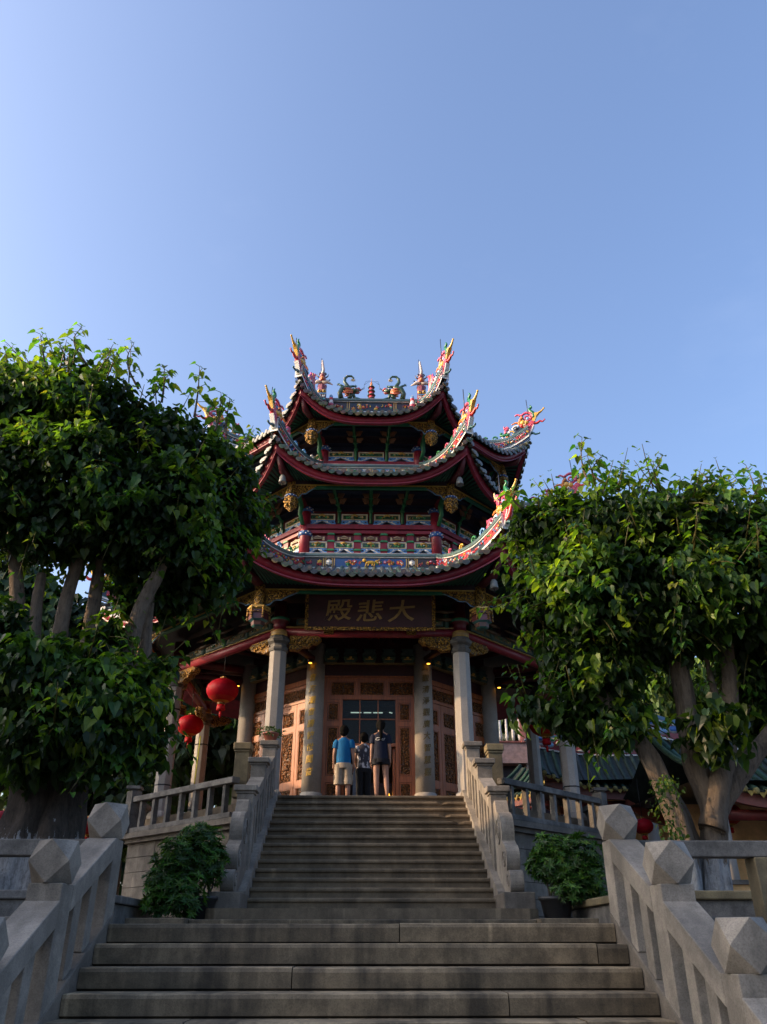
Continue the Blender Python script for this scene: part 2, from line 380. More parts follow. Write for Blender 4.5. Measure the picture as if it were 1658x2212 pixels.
# ------------------------------------------------------------------ stepped balustrades of the upper stairs
def balustrade(sg, label):
    xm = XC+sg*2.0
    t = thing('stone_balustrade', label, 'balustrade', (xm, 12.4, .386), 'carved balustrades beside the upper stairs')
    P = lambda y, z, o: (xm+o, y, z)
    n2 = lambda y: Z1+(R2/T2)*(y-D1)
    b = MB(); b.box(xm-.215, xm+.215, 11.98, 13.0, .387, .60); b.build('plinth', M['block'], t, bevel=.012)
    ck = MB(); i0, i1 = (-.14, .2) if sg < 0 else (-.2, .14)
    ck.prism([(12.6, .3), (17.2, .3), (17.2, 2.50), (16.45, 2.64), (12.95, .80), (12.6, .64)], P, i0, i1); ck.build('sloping_kerb', M['rail'], t, bevel=.01)
    caps = [(13.36, 2.19, 'a'), (14.69, 2.88, 'b'), (16.14, 3.49, 'c')]
    for y, zt, _ in caps:
        p = MB(); p.box(xm-.13, xm+.13, y-.12, y+.12, n2(y)-.1, zt-.13); po = p.build('post', M['rail'], t, bevel=.008)
        c = MB(); c.box(xm-.15, xm+.15, y-.14, y+.14, zt-.128, zt-.09); c.box(xm-.185, xm+.185, y-.175, y+.175, zt-.088, zt); c.build('cap', M['rail'], po, bevel=.012)
    segs = [(13.481, 14.569, 2.05, 2.52), (14.811, 16.019, 2.70, 3.16)]
    for ya, yb, za, zb in segs:
        r = MB(); r.prism([(ya, za-.17), (yb, zb-.17), (yb, zb+.03), (ya, za+.03)], P, -.12, .12); r.build('top_rail', M['rail'], t, bevel=.01)
        w = MB(); w.prism([(ya, n2(ya)), (yb, n2(yb)), (yb, zb-.172), (ya, za-.172)], P, -.075, .075); w.build('panel', M['rail'], t, bevel=.006)
        for fr in (.02, .34, .66, .98):
            yc = ya+(yb-ya)*fr; s = MB(); s.box(xm-.105, xm+.105, yc-.05, yc+.05, n2(yc), za+(zb-za)*fr-.19); s.build('baluster', M['rail'], t, bevel=.006)
    # drum-stone scroll end
    d = MB(); pts = []
    def arc(cy, cz, r, a0, a1, n=10): return [(cy+r*math.cos(R(a0+(a1-a0)*i/n)), cz+r*math.sin(R(a0+(a1-a0)*i/n))) for i in range(n+1)]
    pts = [(13.235, .62), (13.235, 1.92), (13.10, 1.95), (13.02, 1.93), (12.98, 1.86)]+arc(12.86, 1.44, .30, 80, 205)+arc(12.46, 1.045, .20, 95, 235)+arc(12.22, .745, .15, 105, 262)
    d.prism(pts, P, -.095, .095, smooth=False)
    so = d.build('scroll_end', M['rail'], t, bevel=.012)
    for s2 in (-1, 1):
        q = MB()
        for (cy, cz, r) in ((12.88, 1.44, .22), (12.48, 1.045, .13), (12.24, .75, .09)):
            pl = [(xm+s2*.1, cy+math.cos(a*.35)*r*(1-a/40), cz+math.sin(a*.35)*r*(1-a/40)) for a in range(38)]
            q.tube(pl, .012, 5)
        q.build('spiral_carving', M['rail'], so)
balustrade(-1, 'pale granite stepped balustrade with scroll foot on the left of the upper stairs')
balustrade(1, 'pale granite stepped balustrade with scroll foot on the right of the upper stairs')

# ------------------------------------------------------------------ podium and its railings
HX, HY = .08, 21.9
pod = thing('stone_podium', 'raised granite block podium with moulded ledge carrying the red temple hall', 'podium', (HX, HY, .13))
ring = [(-2.45, 16.2), (2.45, 16.2), (5.35, 19.1), (5.35, 24.7), (2.45, 27.6), (-2.45, 27.6), (-5.35, 24.7), (-5.35, 19.1)]
def scaled(rg, k): return [(HX+x*(1+k/5.6), HY+(y-HY)*(1+k/5.6)) for x, y in rg]
b = MB(); inn = scaled(ring, -.12)
b.prism(inn, lambda a, c, o: (a, c, o), .0, 1.9, (.1, .1, .1))
cw = random.Random(4)
for e in range(8):     # block courses
    a, c = V((*scaled(ring, -.06)[e], 0)), V((*scaled(ring, -.06)[(e+1) % 8], 0)); d = (c-a); L = d.length; d.normalize(); nn = V((d.y, -d.x, 0))
    for r in range(6):
        z0 = .14+r*.295; s = -cw.uniform(0, .6)
        while s < L:
            w = cw.uniform(.7, 1.3); s0, s1 = max(s, 0)+.006, min(s+w, L)-.006
            if s1-s0 > .05:
                o = cw.uniform(-.006, .006); tn = cw.uniform(.4, .62)
                p = [a+d*s0-nn*.2, a+d*s1-nn*.2, a+d*s1+nn*o, a+d*s0+nn*o]
                b.hexa([(*p[3].xy, z0), (*p[2].xy, z0), (*p[1].xy, z0), (*p[0].xy, z0), (*p[3].xy, z0+.285), (*p[2].xy, z0+.285), (*p[1].xy, z0+.285), (*p[0].xy, z0+.285)], (tn, tn, tn))
            s += w
b.build('block_wall', M['block'], pod, fixn=True)
b = MB(); b.prism(scaled(ring, .02), lambda a, c, o: (a, c, o), 1.902, 1.99); b.prism(scaled(ring, .1), lambda a, c, o: (a, c, o), 1.992, 2.10); b.build('moulded_ledge', M['block'], pod, bevel=.012)
b = MB(); b.prism([(HX+5.15*x, HY+5.15*y) for x, y in [(math.sin(R(22.5+45*k))/math.cos(R(22.5)), -math.cos(R(22.5+45*k))/math.cos(R(22.5))) for k in range(8)]], lambda a, c, o: (a, c, o), 2.102, 2.5)
b.box(HX-2.2, HX+2.2, 16.5, 17.3, 2.102, 2.498); b.build('hall_floor', M['step2'], pod, bevel=.01)
def podium_railing(sg, label):
    a, c = V((HX+sg*2.52, 16.26, 0)), V((HX+sg*5.27, 19.01, 0)); d = (c-a); L = d.length; d.normalize(); nn = V((d.y, -d.x, 0))*.08
    t = thing('stone_railing', label, 'railing', (a.x, a.y, 2.1), 'railings on the podium edge')
    def bar(s0, s1, z0, z1, w, name, m='beam', bev=.008):
        b = MB(); k = nn*(w/.16)
        p = [a+d*s0-k, a+d*s1-k, a+d*s1+k, a+d*s0+k]
        b.hexa([(*q.xy, z0) for q in p]+[(*q.xy, z1) for q in p]); return b.build(name, M[m], t, bevel=bev, fixn=True)
    bar(.12, L-.12, 2.745, 2.86, .18, 'top_rail'); bar(.12, L-.12, 2.102, 2.2, .18, 'bottom_rail')
    n = 7
    for i in range(n):
        s = .42+(L-.84)*i/(n-1); bar(s-.045, s+.045, 2.201, 2.744, .11, 'baluster')
    e = bar(L-.11, L+.13, 2.101, 3.0, .24, 'end_post'); x = c
    b = MB(); cc = c+d*.01
    for w, z0, z1 in ((.11, 3.002, 3.03), (.155, 3.032, 3.10)): b.box(cc.x-w, cc.x+w, cc.y-w, cc.y+w, z0, z1)
    b.build('cap', M['beam'], e, bevel=.01)
    # tall ochre pier beside the stair head
    px, py = HX+sg*2.55, 16.62; b = MB(); b.box(px-.14, px+.14, py-.14, py+.14, 2.503, 3.36); pr = b.build('pier', M['yellow'], t, bevel=.01)
    b = MB(); b.box(px-.16, px+.16, py-.16, py+.16, 3.362, 3.41); b.box(px-.18, px+.18, py-.18, py+.18, 3.412, 3.55); b.build('cap', M['yellow'], pr, bevel=.02)
podium_railing(-1, 'grey granite railing of the podium between the left shrub and the red lanterns')
podium_railing(1, 'grey granite railing of the podium above the right shrub')
# far side railings of the podium
for sg, lab in ((-1, 'plain railing running back along the left side of the podium'), (1, 'plain railing running back along the right side of the podium')):
    t = thing('stone_railing', lab, 'railing', (HX+sg*5.27, 21.9, 2.1), 'railings on the podium edge'); x = HX+sg*5.27
    b = MB(); b.box(x-.09, x+.09, 19.16, 24.6, 2.745, 2.86); b.build('top_rail', M['beam'], t, bevel=.01)
    b = MB(); b.box(x-.09, x+.09, 19.16, 24.6, 2.102, 2.2); b.build('bottom_rail', M['beam'], t, bevel=.01)
    for i in range(11):
        y = 19.5+i*.49; b = MB(); b.box(x-.055, x+.055, y-.045, y+.045, 2.201, 2.744); b.build('baluster', M['beam'], t)
# ------------------------------------------------------------------ planters round the trees
def planter(sg, label):
    t = thing('tree_planter', label, 'planter', (sg*5.2, 11.2, Z0))
    xa, xb = sorted((sg*2.95, sg*8.2)); ya, yb = 9.5, 12.6
    b = MB()
    for (p, q, r, s) in ((xa, xb, ya, ya+.18), (xa, xb, yb-.18, yb), (xa, xa+.18, ya+.182, yb-.182), (xb-.18, xb, ya+.182, yb-.182)): b.box(p, q, r, s, Z0-.01, .40)
    b.build('side_slab', M['beam'], t, bevel=.01)
    b = MB()
    for (p, q, r, s) in ((xa-.05, xb+.05, ya-.05, ya+.2), (xa-.05, xb+.05, yb-.2, yb+.05), (xa-.05, xa+.2, ya+.203, yb-.203), (xb-.2, xb+.05, ya+.203, yb-.203)): b.box(p, q, r, s, .402, .49)
    b.build('coping', M['yellow' if sg > 0 else 'beam'], t, bevel=.015)
    b = MB(); b.box(xa+.182, xb-.182, ya+.182, yb-.182, Z0-.01, .38); b.build('soil', M['ground'], t)
planter(-1, 'low stone planter box under the old tree on the left')
planter(1, 'low stone planter box under the forked tree on the right')
# ------------------------------------------------------------------ the octagonal temple hall
TAN, COS = math.tan(R(22.5)), math.cos(R(22.5))
hall = thing('temple_hall', 'red octagonal temple hall with three tiers of upswept tiled eaves and porcelain ridge dragons', 'temple', (HX, HY, 2.5))
VIS = (0, -1, 1, -2, 2)
def fn(k): return V((math.sin(R(45*k)), -math.cos(R(45*k)), 0)), V((math.cos(R(45*k)), math.sin(R(45*k)), 0))
def FP(k, a):                        # face frame: (s along, z up, o outwards)
    n, t = fn(k)
    return lambda s, z, o=0: V((HX, HY, 0))+n*(a+o)+t*s+V((0, 0, z))
def vd(k): return V((math.sin(R(45*k+22.5)), -math.cos(R(45*k+22.5)), 0)), V((math.cos(R(45*k+22.5)), math.sin(R(45*k+22.5)), 0))
def CP(k):                           # corner frame on the ray of vertex k|k+1: (r outwards, z, o sideways)
    d, w_ = vd(k)
    return lambda r, z, o=0: V((HX, HY, 0))+d*r+w_*o+V((0, 0, z))
CORN = (-1, 0, -2, 1, -3, 2)
def fbox(b, P, s0, s1, z0, z1, o0, o1, col):
    b.hexa([P(s0, z0, o1), P(s1, z0, o1), P(s1, z0, o0), P(s0, z0, o0), P(s0, z1, o1), P(s1, z1, o1), P(s1, z1, o0), P(s0, z1, o0)], col)
def octring(b, a0, a1, z0, z1, col, zin=None):     # ring slab between apothems
    zin = zin or (z0, z1)
    for k in range(8):
        o = FP(k, a1); i = FP(k, a0); so, si = a1*TAN, a0*TAN
        b.hexa([o(-so, z0), o(so, z0), i(si, zin[0]), i(-si, zin[0]), o(-so, z1), o(so, z1), i(si, zin[1]), i(-si, zin[1])], col)

class Tier: pass
def tier(**k): t = Tier(); t.__dict__.update(k); t.R = k.get('R', .82); t.F = k.get('F', .28); t.p = 3.2; return t
T1 = tier(ae=6.62, at=4.08, ze=6.77, zt=8.02, ab=5.77, zb=6.80, R=.76, bh=.34, n=28)
T2 = tier(ae=5.48, at=3.36, ze=9.90, zt=11.12, ab=4.75, zb=10.02, R=.84, F=.24, bh=.25, n=24)
T3 = tier(ae=4.52, at=3.22, ze=12.32, zt=13.27, ab=3.90, zb=12.52, R=.84, F=.22, bh=.40, n=20)
def EP(t, k, e, v, dz=0, da=0):
    g = abs(e)**t.p*(1-v)**1.6
    a = t.ae+(t.at-t.ae)*v+t.F*g+da
    z = t.ze+(t.zt-t.ze)*(.75*v+.25*v*v)+t.R*g+dz
    return FP(k, a)(e*a*TAN, z)
def hip(t, v): 
    g = (1-v)**1.6
    return (t.ae+(t.at-t.ae)*v+t.F*g)/COS, t.ze+(t.zt-t.ze)*(.75*v+.25*v*v)+t.R*g
TILE = (.06, .078, .066); TILE2 = (.16, .15, .10); TEND = (.08, .082, .05)
hr = random.Random(21)

def crinkle(b, P, x0, x1, z0, z1, o, cols, n, sz, rr=hr):      # flowers and leaves in cut porcelain on a band
    for _ in range(n):
        x, z = rr.uniform(x0+sz, x1-sz), rr.uniform(z0+sz, z1-sz); c = rr.choice(cols); q = sz*rr.uniform(.5, 1.1)
        if rr.random() < .55:
            m = 6; vs = [P(x, z, o+.025)]+[P(x+q*math.cos(a*math.pi/m)*(1 if a % 2 else .55), z+q*math.sin(a*math.pi/m)*(1 if a % 2 else .55), o+.006) for a in range(2*m)]
            b.add(vs, [(0, 1+a, 1+(a+1) % (2*m)) for a in range(2*m)], c)
            vs = [P(x+q*.3*math.cos(a*1.05), z+q*.3*math.sin(a*1.05), o+.032) for a in range(6)]; b.add(vs, [tuple(range(6))], rr.choice((YEL, WHT, c)))
        else:
            an = rr.uniform(0, 6.28); L = q*1.5
            pts = [P(x+L*i*.33*math.cos(an+i*.5), z+max(min(L*i*.33*math.sin(an+i*.5), z1-z), z0-z), o+.014) for i in range(4)]
            b.tube(pts, [q*.28, q*.22, q*.16, q*.05], 4, c)

def roof(t, idx):
    b = MB(); NE, NV = 22, 6
    for k in range(8):
        vs = [EP(t, k, -1+2*i/NE, j/NV) for j in range(NV+1) for i in range(NE+1)]
        b.add(vs, [(j*(NE+1)+i, j*(NE+1)+i+1, (j+1)*(NE+1)+i+1, (j+1)*(NE+1)+i) for j in range(NV) for i in range(NE)], TILE)
        if k in (0, 1, 2, 6, 7):
            h = t.ae*TAN
            for i in range(t.n):        # barrel tile rows
                s0 = -h+(i+.5)*2*h/t.n; rows = []
                for j in range(7):
                    v = j/6; a = t.ae+(t.at-t.ae)*v; e = s0/(a*TAN)
                    if abs(e) > 1:
                        v = (t.ae-abs(s0)/TAN)/(t.ae-t.at); e = math.copysign(1, s0); rows.append(EP(t, k, e, v, .02)); break
                    rows.append(EP(t, k, e, v, .02))
                if len(rows) > 1: b.tube(rows, .062, 6, tuple(q*hr.uniform(.7, 1.35) for q in TILE))
    if idx == 2:                        # low pyramid cap above the top band
        for k in range(8):
            P0 = FP(k, t.at-.05); h = (t.at-.05)*TAN
            b.add([P0(-h, t.zt+.3), P0(h, t.zt+.3), V((HX, HY, 15.35))], [(0, 1, 2)], TILE)
    rf = b.build('tiled_roof', M['tile'], hall)
    for k in VIS:
        # eave tile ends: round barrel discs and pointed drip tiles
        b = MB(); h = t.ae*TAN
        for i in range(t.n+1):
            e = -1+2*i/t.n
            if i < t.n:
                em = e+1/t.n; p = EP(t, k, em, 0, .03); n_, t_ = fn(k)
                fl = n_*.045; r = .060; c0 = tuple(q*hr.uniform(.7, 1.5) for q in TEND)
                ring_ = [p+t_*(r*math.cos(a*.785))+V((0, 0, r*math.sin(a*.785))) for a in range(8)]
                b.add([q-fl for q in ring_]+[q+fl for q in ring_], [(a, (a+1) % 8, 8+(a+1) % 8, 8+a) for a in range(8)]+[tuple(range(8, 16))], c0)
                b.add([p+fl*1.1+(q-p)*.55 for q in ring_], [tuple(range(8))], (.13, .07, .035))
            pe = EP(t, k, max(-1, min(1, e)), 0, 0); n_, t_ = fn(k); wd = h/t.n
            c1 = tuple(q*hr.uniform(.75, 1.4) for q in (TEND if hr.random() < .6 else (.15, .11, .045)))
            prof = [(-.95, .02), (-.88, -.03), (-.5, -.07), (0, -.088), (.5, -.07), (.88, -.03), (.95, .02)]
            vs = [pe+t_*(x*wd*.98)+V((0, 0, z))+n_*.03 for x, z in prof]
            b.add(vs, [tuple(range(7))], c1); b.add([q-n_*.025 for q in vs], [tuple(range(6, -1, -1))], c1)
            vs2 = [pe+t_*(x*wd*.62)+V((0, 0, z*.62-.01))+n_*.036 for x, z in prof]; b.add(vs2, [tuple(range(7))], tuple(q*.55 for q in c1))
        b.build('eave_tiles', M['tile'], rf)
        # red fascia board
        b = MB(); N = 30; o = []
        for i in range(N+1):
            e = -1+2*i/N; hh = .14+.12*abs(e)**3
            for (dz, da) in ((-.05, -.10), (-.05-hh, -.16), (-.05-hh, -.20), (-.05, -.14)): o.append(EP(t, k, e, 0, dz, da))
            
        b.add(o, [(i*4+q, (i+1)*4+q, (i+1)*4+(q+1) % 4, i*4+(q+1) % 4) for i in range(N) for q in range(4)], RED, True)
        o = []
        for i in range(N+1):
            e = -1+2*i/N; hh = .14+.12*abs(e)**3
            for (dz, da) in ((-.05-hh, -.135), (-.05-hh-.03, -.135), (-.05-hh-.03, -.24), (-.05-hh, -.24)): o.append(EP(t, k, e, 0, dz, da))
        b.add(o, [(i*4+q, (i+1)*4+q, (i+1)*4+(q+1) % 4, i*4+(q+1) % 4) for i in range(N) for q in range(4)], (.24, .018, .04))
        b.build('fascia', M['paint'], rf)
        # soffit with green rafters
        b = MB(); N = 20; P = FP(k, t.ab-.02); hb = (t.ab-.02)*TAN; o = []
        for i in range(N+1):
            e = -1+2*i/N; o.append(EP(t, k, e, 0, -.14-.1*abs(e)**3, -.24)); o.append(P(e*hb, t.zb+.12))
        b.add(o, [(2*i, 2*i+1, 2*i+3, 2*i+2) for i in range(N)], (.03, .012, .02))
        for i in range(1, 2*t.n):
            e = -1+i/t.n; a0 = EP(t, k, e, 0, -.18-.1*abs(e)**3, -.25); a1 = P(e*hb, t.zb+.07)
            b.tube([a0, a1], .03, 4, (.02, .10, .07), smooth=False)
        b.build('soffit', M['paint'], rf)
    b = MB()
    for k in (3, 4, 5):                  # plain underside and fascia at the back
        P = FP(k, t.ab); hb = t.ab*TAN; N = 12; o = []
        for i in range(N+1):
            e = -1+2*i/N; o += [EP(t, k, e, 0, -.03, -.1), EP(t, k, e, 0, -.26, -.16), P(e*hb, t.zb+.1)]
        b.add(o, [(3*i+q, 3*i+q+1, 3*i+q+4, 3*i+q+3) for i in range(N) for q in (0, 1)], RED)
    b.build('rear_soffit', M['paint'], rf)
    # hip ridges with mosaic faces, ridge-end ornaments
    for k in CORN:
        P = CP(k); b = MB(); N = 16; side = []
        for i in range(N+1):
            v = 1-i/N*1.0; r, z = hip(t, v); u = i/N
            up_ = .16*max(0, u-.6)**1.3/.4**1.3
            side.append((r+.02, z+up_))
        H = .36
        for off in (.085, -.085):
            for (z0, z1, c, w_) in ((.0, .05, WHT, 1.25), (.05, .09, TEAL, 1.1), (.09, H-.08, None, 1.), (H-.08, H-.05, WHT, 1.15), (H-.05, H+.03, (.07, .13, .13), 1.35)):
                for i in range(N):
                    (r0, y0), (r1, y1) = side[i], side[i+1]; cc = c or (NVY if (i//3) % 2 else (.40, .03, .04))
                    b.add([P(r0, y0+z0, off*w_), P(r1, y1+z0, off*w_), P(r1, y1+z1, off*w_), P(r0, y0+z1, off*w_)], [(0, 1, 2, 3) if off > 0 else (3, 2, 1, 0)], cc)
                    if z1 > H: b.add([P(r0, y0+z1, off*w_), P(r1, y1+z1, off*w_), P(r1, y1+z1, 0), P(r0, y0+z1, 0)], [(0, 1, 2, 3)], cc)
            for i in range(N*3):
                j = i//3; (r0, y0), (r1, y1) = side[j], side[j+1]; f = (i % 3+.5)/3; r, z = r0+(r1-r0)*f, y0+(y1-y0)*f+.18+hr.uniform(-.05, .05)
                b.ell(P(r, z, off), (.035, .035, .03), hr.choice((YEL, BRT, PNK, WHT, SKY, GRN, ORG, BLU)), 5, 3)
            m_ = N-1; (r1, y1) = side[N]
        b.add([P(side[N][0], side[N][1], .11), P(side[N][0], side[N][1], -.11), P(side[N][0], side[N][1]+H, -.11), P(side[N][0], side[N][1]+H, .11)], [(3, 2, 1, 0)], WHT)
        for i in (3, 6, 9, 11, 13):     # scrolls on the ridge back
            r, z = side[i]; z += H+.03; c = hr.choice((GRN, PNK, YEL, SKY, WHT))
            q = .06+.006*i
            b.tube([P(r+q*.9*(1-j/16)*math.cos(j*.62), z+q+q*.95*(1-j/16)*math.sin(j*.62), 0) for j in range(13)], [.03*(1-j/18) for j in range(13)], 5, c)
            b.ell(P(r-.12, z+.02, 0), (.06, .06, .06), hr.choice((YEL, ORG, TEAL)), 6, 4)
        b.build('hip_ridge', M['orn'], rf)
        r, z = side[N]; ornament(P, r-.08, z+H*.35, rf, 1.0+.08*hr.random(), t is T1 and k in (0, 1))
    return rf

def ornament(P, r0, z0, parent, S, fish=False):
    q = .00215*S; b = MB()
    L = lambda x, y, o=0: P(r0+(x-1230)*q, z0+(850-y)*q, o)
    def tb(pts, w0, w1, c, o=0): 
        n = len(pts); ps = []
        for i in range(n-1):
            for j in range(3):
                f = j/3; p0, p1, p2, p3 = pts[max(i-1, 0)], pts[i], pts[i+1], pts[min(i+2, n-1)]
                ps.append(tuple(.5*(2*p1[a]+(p2[a]-p0[a])*f+(2*p0[a]-5*p1[a]+4*p2[a]-p3[a])*f*f+(3*p1[a]-p0[a]-3*p2[a]+p3[a])*f**3) for a in (0, 1)))
        ps.append(pts[-1]); m = len(ps)
        b.tube([L(x, y, o) for x, y in ps], [(w0+(w1-w0)*i/(m-1)) for i in range(m)], 5, c)
    def slab_(pl, c, w): b.prism([(x, y) for x, y in pl], lambda x, y, o: L(x, y, o), -w, w, c)
    slab_([(1232, 870), (1180, 800), (1215, 740), (1275, 690), (1312, 648), (1350, 668), (1330, 730), (1285, 820), (1262, 862)], (.55, .035, .075), .055)
    slab_([(1186, 795), (1215, 738), (1230, 750), (1205, 815)], YEL, .065)
    slab_([(1262, 872), (1334, 728), (1346, 730), (1275, 875)], WHT, .062)
    for i in range(7):
        for o in (.056, -.056): b.ell(L(1235+i*13, 815-i*20, o), (.022, .022, .022), (.75, .16, .2), 5, 3)
    slab_([(1318, 668), (1352, 672), (1385, 590), (1420, 548), (1385, 528), (1350, 545), (1340, 600)], YEL, .05)
    tb([(1385, 555), (1425, 535), (1460, 515), (1495, 478)], .05, .022, YEL); b.ell(L(1497, 476), (.03, .03, .03), YEL, 6, 4)
    tb([(1350, 600), (1345, 530), (1305, 478), (1300, 440), (1330, 425), (1312, 385)], .075, .02, GRN)
    tb([(1335, 690), (1390, 695), (1425, 672), (1460, 690), (1490, 665)], .05, .018, BRT); b.ell(L(1490, 663), (.028, .028, .028), PNK, 6, 4)
    tb([(1345, 590), (1310, 520), (1240, 495), (1175, 525), (1130, 498), (1092, 515)], .055, .022, PNK)
    tb([(1225, 640), (1290, 620), (1290, 560), (1240, 550), (1225, 585), (1255, 600)], .045, .02, PNK)
    tb([(1195, 560), (1160, 590), (1140, 630), (1085, 628), (1035, 645)], .06, .018, ORG)
    tb([(1180, 540), (1180, 590), (1225, 610)], .05, .03, NVY)
    for (x, y, c, s) in ((1195, 655, YEL, .1), (1240, 665, YEL, .09), (1175, 700, BRT, .08), (1215, 700, WHT, .07), (1150, 660, ORG, .07), (1265, 600, SKY, .06), (1310, 600, PNK, .06), (1100, 730, NVY, .09), (1130, 700, SKY, .06)):
        b.ell(L(x, y), (s*S, s*S, s*S*.9), c, 7, 5)
    for a in range(9):
        an = a*.7; b.ell(L(1205+38*math.cos(an), 668+34*math.sin(an), .05), (.035, .03, .035), (YEL, ORG, CRM)[a % 3], 5, 3); b.ell(L(1205+38*math.cos(an), 668+34*math.sin(an), -.05), (.035, .03, .035), (YEL, ORG, CRM)[a % 3], 5, 3)
    tb([(1130, 690), (1100, 680), (1060, 690), (1040, 720), (1060, 740)], .045, .02, WHT)
    tb([(1010, 770), (960, 760), (950, 720), (985, 705), (1010, 735), (985, 750)], .045, .02, WHT)
    tb([(950, 770), (940, 730), (985, 695), (960, 670), (932, 690), (925, 650)], .06, .02, PNK)
    tb([(990, 800), (930, 790), (880, 790), (870, 755), (900, 750)], .06, .025, GRN)
    slab_([(1060, 800), (1110, 720), (1160, 720), (1190, 790), (1180, 810)], NVY, .04)
    tb([(1255, 852), (1310, 842), (1345, 868), (1400, 868)], .05, .022, TEAL); b.ell(L(1400, 862), (.03, .03, .03), TEAL, 6, 4)
    if fish:
        tb([(1290, 820), (1340, 780), (1390, 700), (1450, 720), (1480, 640)], .07, .02, BRT)
        tb([(1200, 600), (1150, 560), (1160, 480), (1100, 470)], .07, .02, PNK); tb([(1180, 520), (1120, 500), (1090, 420)], .06, .02, CRM)
    b.tube([L(1285, 600, -.12), L(1275, 320, -.12)], .012, 5, (.02, .02, .025))
    return b.build('ridge_ornament', M['orn'], parent)

def ridge_band(t, rf, style):
    for k in VIS:
        P = FP(k, t.at); h = t.at*TAN; z0, z1 = t.zt-.02, t.zt+t.bh; b = MB()
        def bar(s0, s1, a, c, o0, o1, col): fbox(b, P, s0, s1, a, c, o0, o1, col)
        bar(-h, h, z0-.1, z1, -.12, 0, DRED)
        bar(-h, h, z0-.02, z0+.03, 0, .05, WHT); bar(-h, h, z0+.033, z0+.055, 0, .03, TEAL)
        bar(-h, h, z1-.06, z1-.035, 0, .05, WHT); bar(-h-.03, h+.03, z1-.032, z1+.03, -.14, .08, (.07, .13, .13)); bar(-h-.03, h+.03, z1+.033, z1+.055, -.12, .06, (.55, .5, .48))
        a, c = z0+.06, z1-.065
        if style == 1:
            secs = [(-1, -.66, (.025, .012, .012)), (-.66, -.54, None), (-.54, .54, (.02, .075, .24)), (.54, .66, None), (.66, 1, (.025, .012, .012))]
            if k: secs = [(x0, x1, (.45, .03, .03) if cc else None) for x0, x1, cc in secs]
        elif style == 3: secs = [(-1, -.5, (.03, .015, .02)), (-.5, .5, NVY), (.5, 1, (.03, .015, .02))]
        else: secs = [(-1, -.5, CRM), (-.5, .0, WHT), (0, .5, SKY), (.5, 1, CRM)]
        for x0, x1, cc in secs:
            bar(x0*h+.01, x1*h-.01, a, c, 0, .012, cc or (.03, .018, .015))
            if cc is None:                       # gold key frame with a white medallion
                m, w_ = (x0+x1)/2*h, (x1-x0)*h/2
                for s in (-1, 1):
                    for (p0, p1, y0, y1) in ((.62, .92, .0, .14), (.78, .92, .1, .9), (.62, .92, .86, 1), (.5, .6, .25, .75), (.35, .55, .25, .36)):
                        q0, q1 = sorted((m+s*p0*w_, m+s*p1*w_)); bar(q0, q1, a+(c-a)*y0, a+(c-a)*y1, .012, .026, GLD)
                vs = [P(m, (a+c)/2, .06)]+[P(m+.085*math.cos(j*.524)*(1 if j % 2 else .8), (a+c)/2+.085*math.sin(j*.524)*(1 if j % 2 else .8), .02) for j in range(12)]
                b.add(vs, [(0, 1+j, 1+(j+1) % 12) for j in range(12)], WHT)
            else:
                cols = (BRT, BRT, PNK, YEL, GRN, ORG, (.45, .1, .05)) if cc not in (WHT, SKY, CRM) else (PNK, BLU, GRN, YEL, WHT, SKY)
                crinkle(b, P, x0*h+.04, x1*h-.04, a, c, .014, cols, int((x1-x0)*h*(17 if style == 1 else 15)), .075 if style == 1 else .07)
                for x in (x0*h+.03, x1*h-.03): bar(x-.012, x+.012, a, c, .012, .024, GLD)
        if style == 1 and k == 0:                # small yellow beast relief
            y = (a+c)/2
            b.ell(P(0, y, .03), (.13, .03, .045), YEL); b.ell(P(-.15, y+.05, .04), (.05, .04, .045), YEL); b.tube([P(.12, y+.02, .03), P(.2, y+.06, .03), P(.24, y+.1, .03)], [.02, .014, .006], 5, YEL)
            for x in (-.1, -.04, .06, .11): b.tube([P(x, y-.02, .035), P(x-.02, y-.1, .035)], .014, 5, YEL)
        b.build('ridge_band', M['orn'], rf)

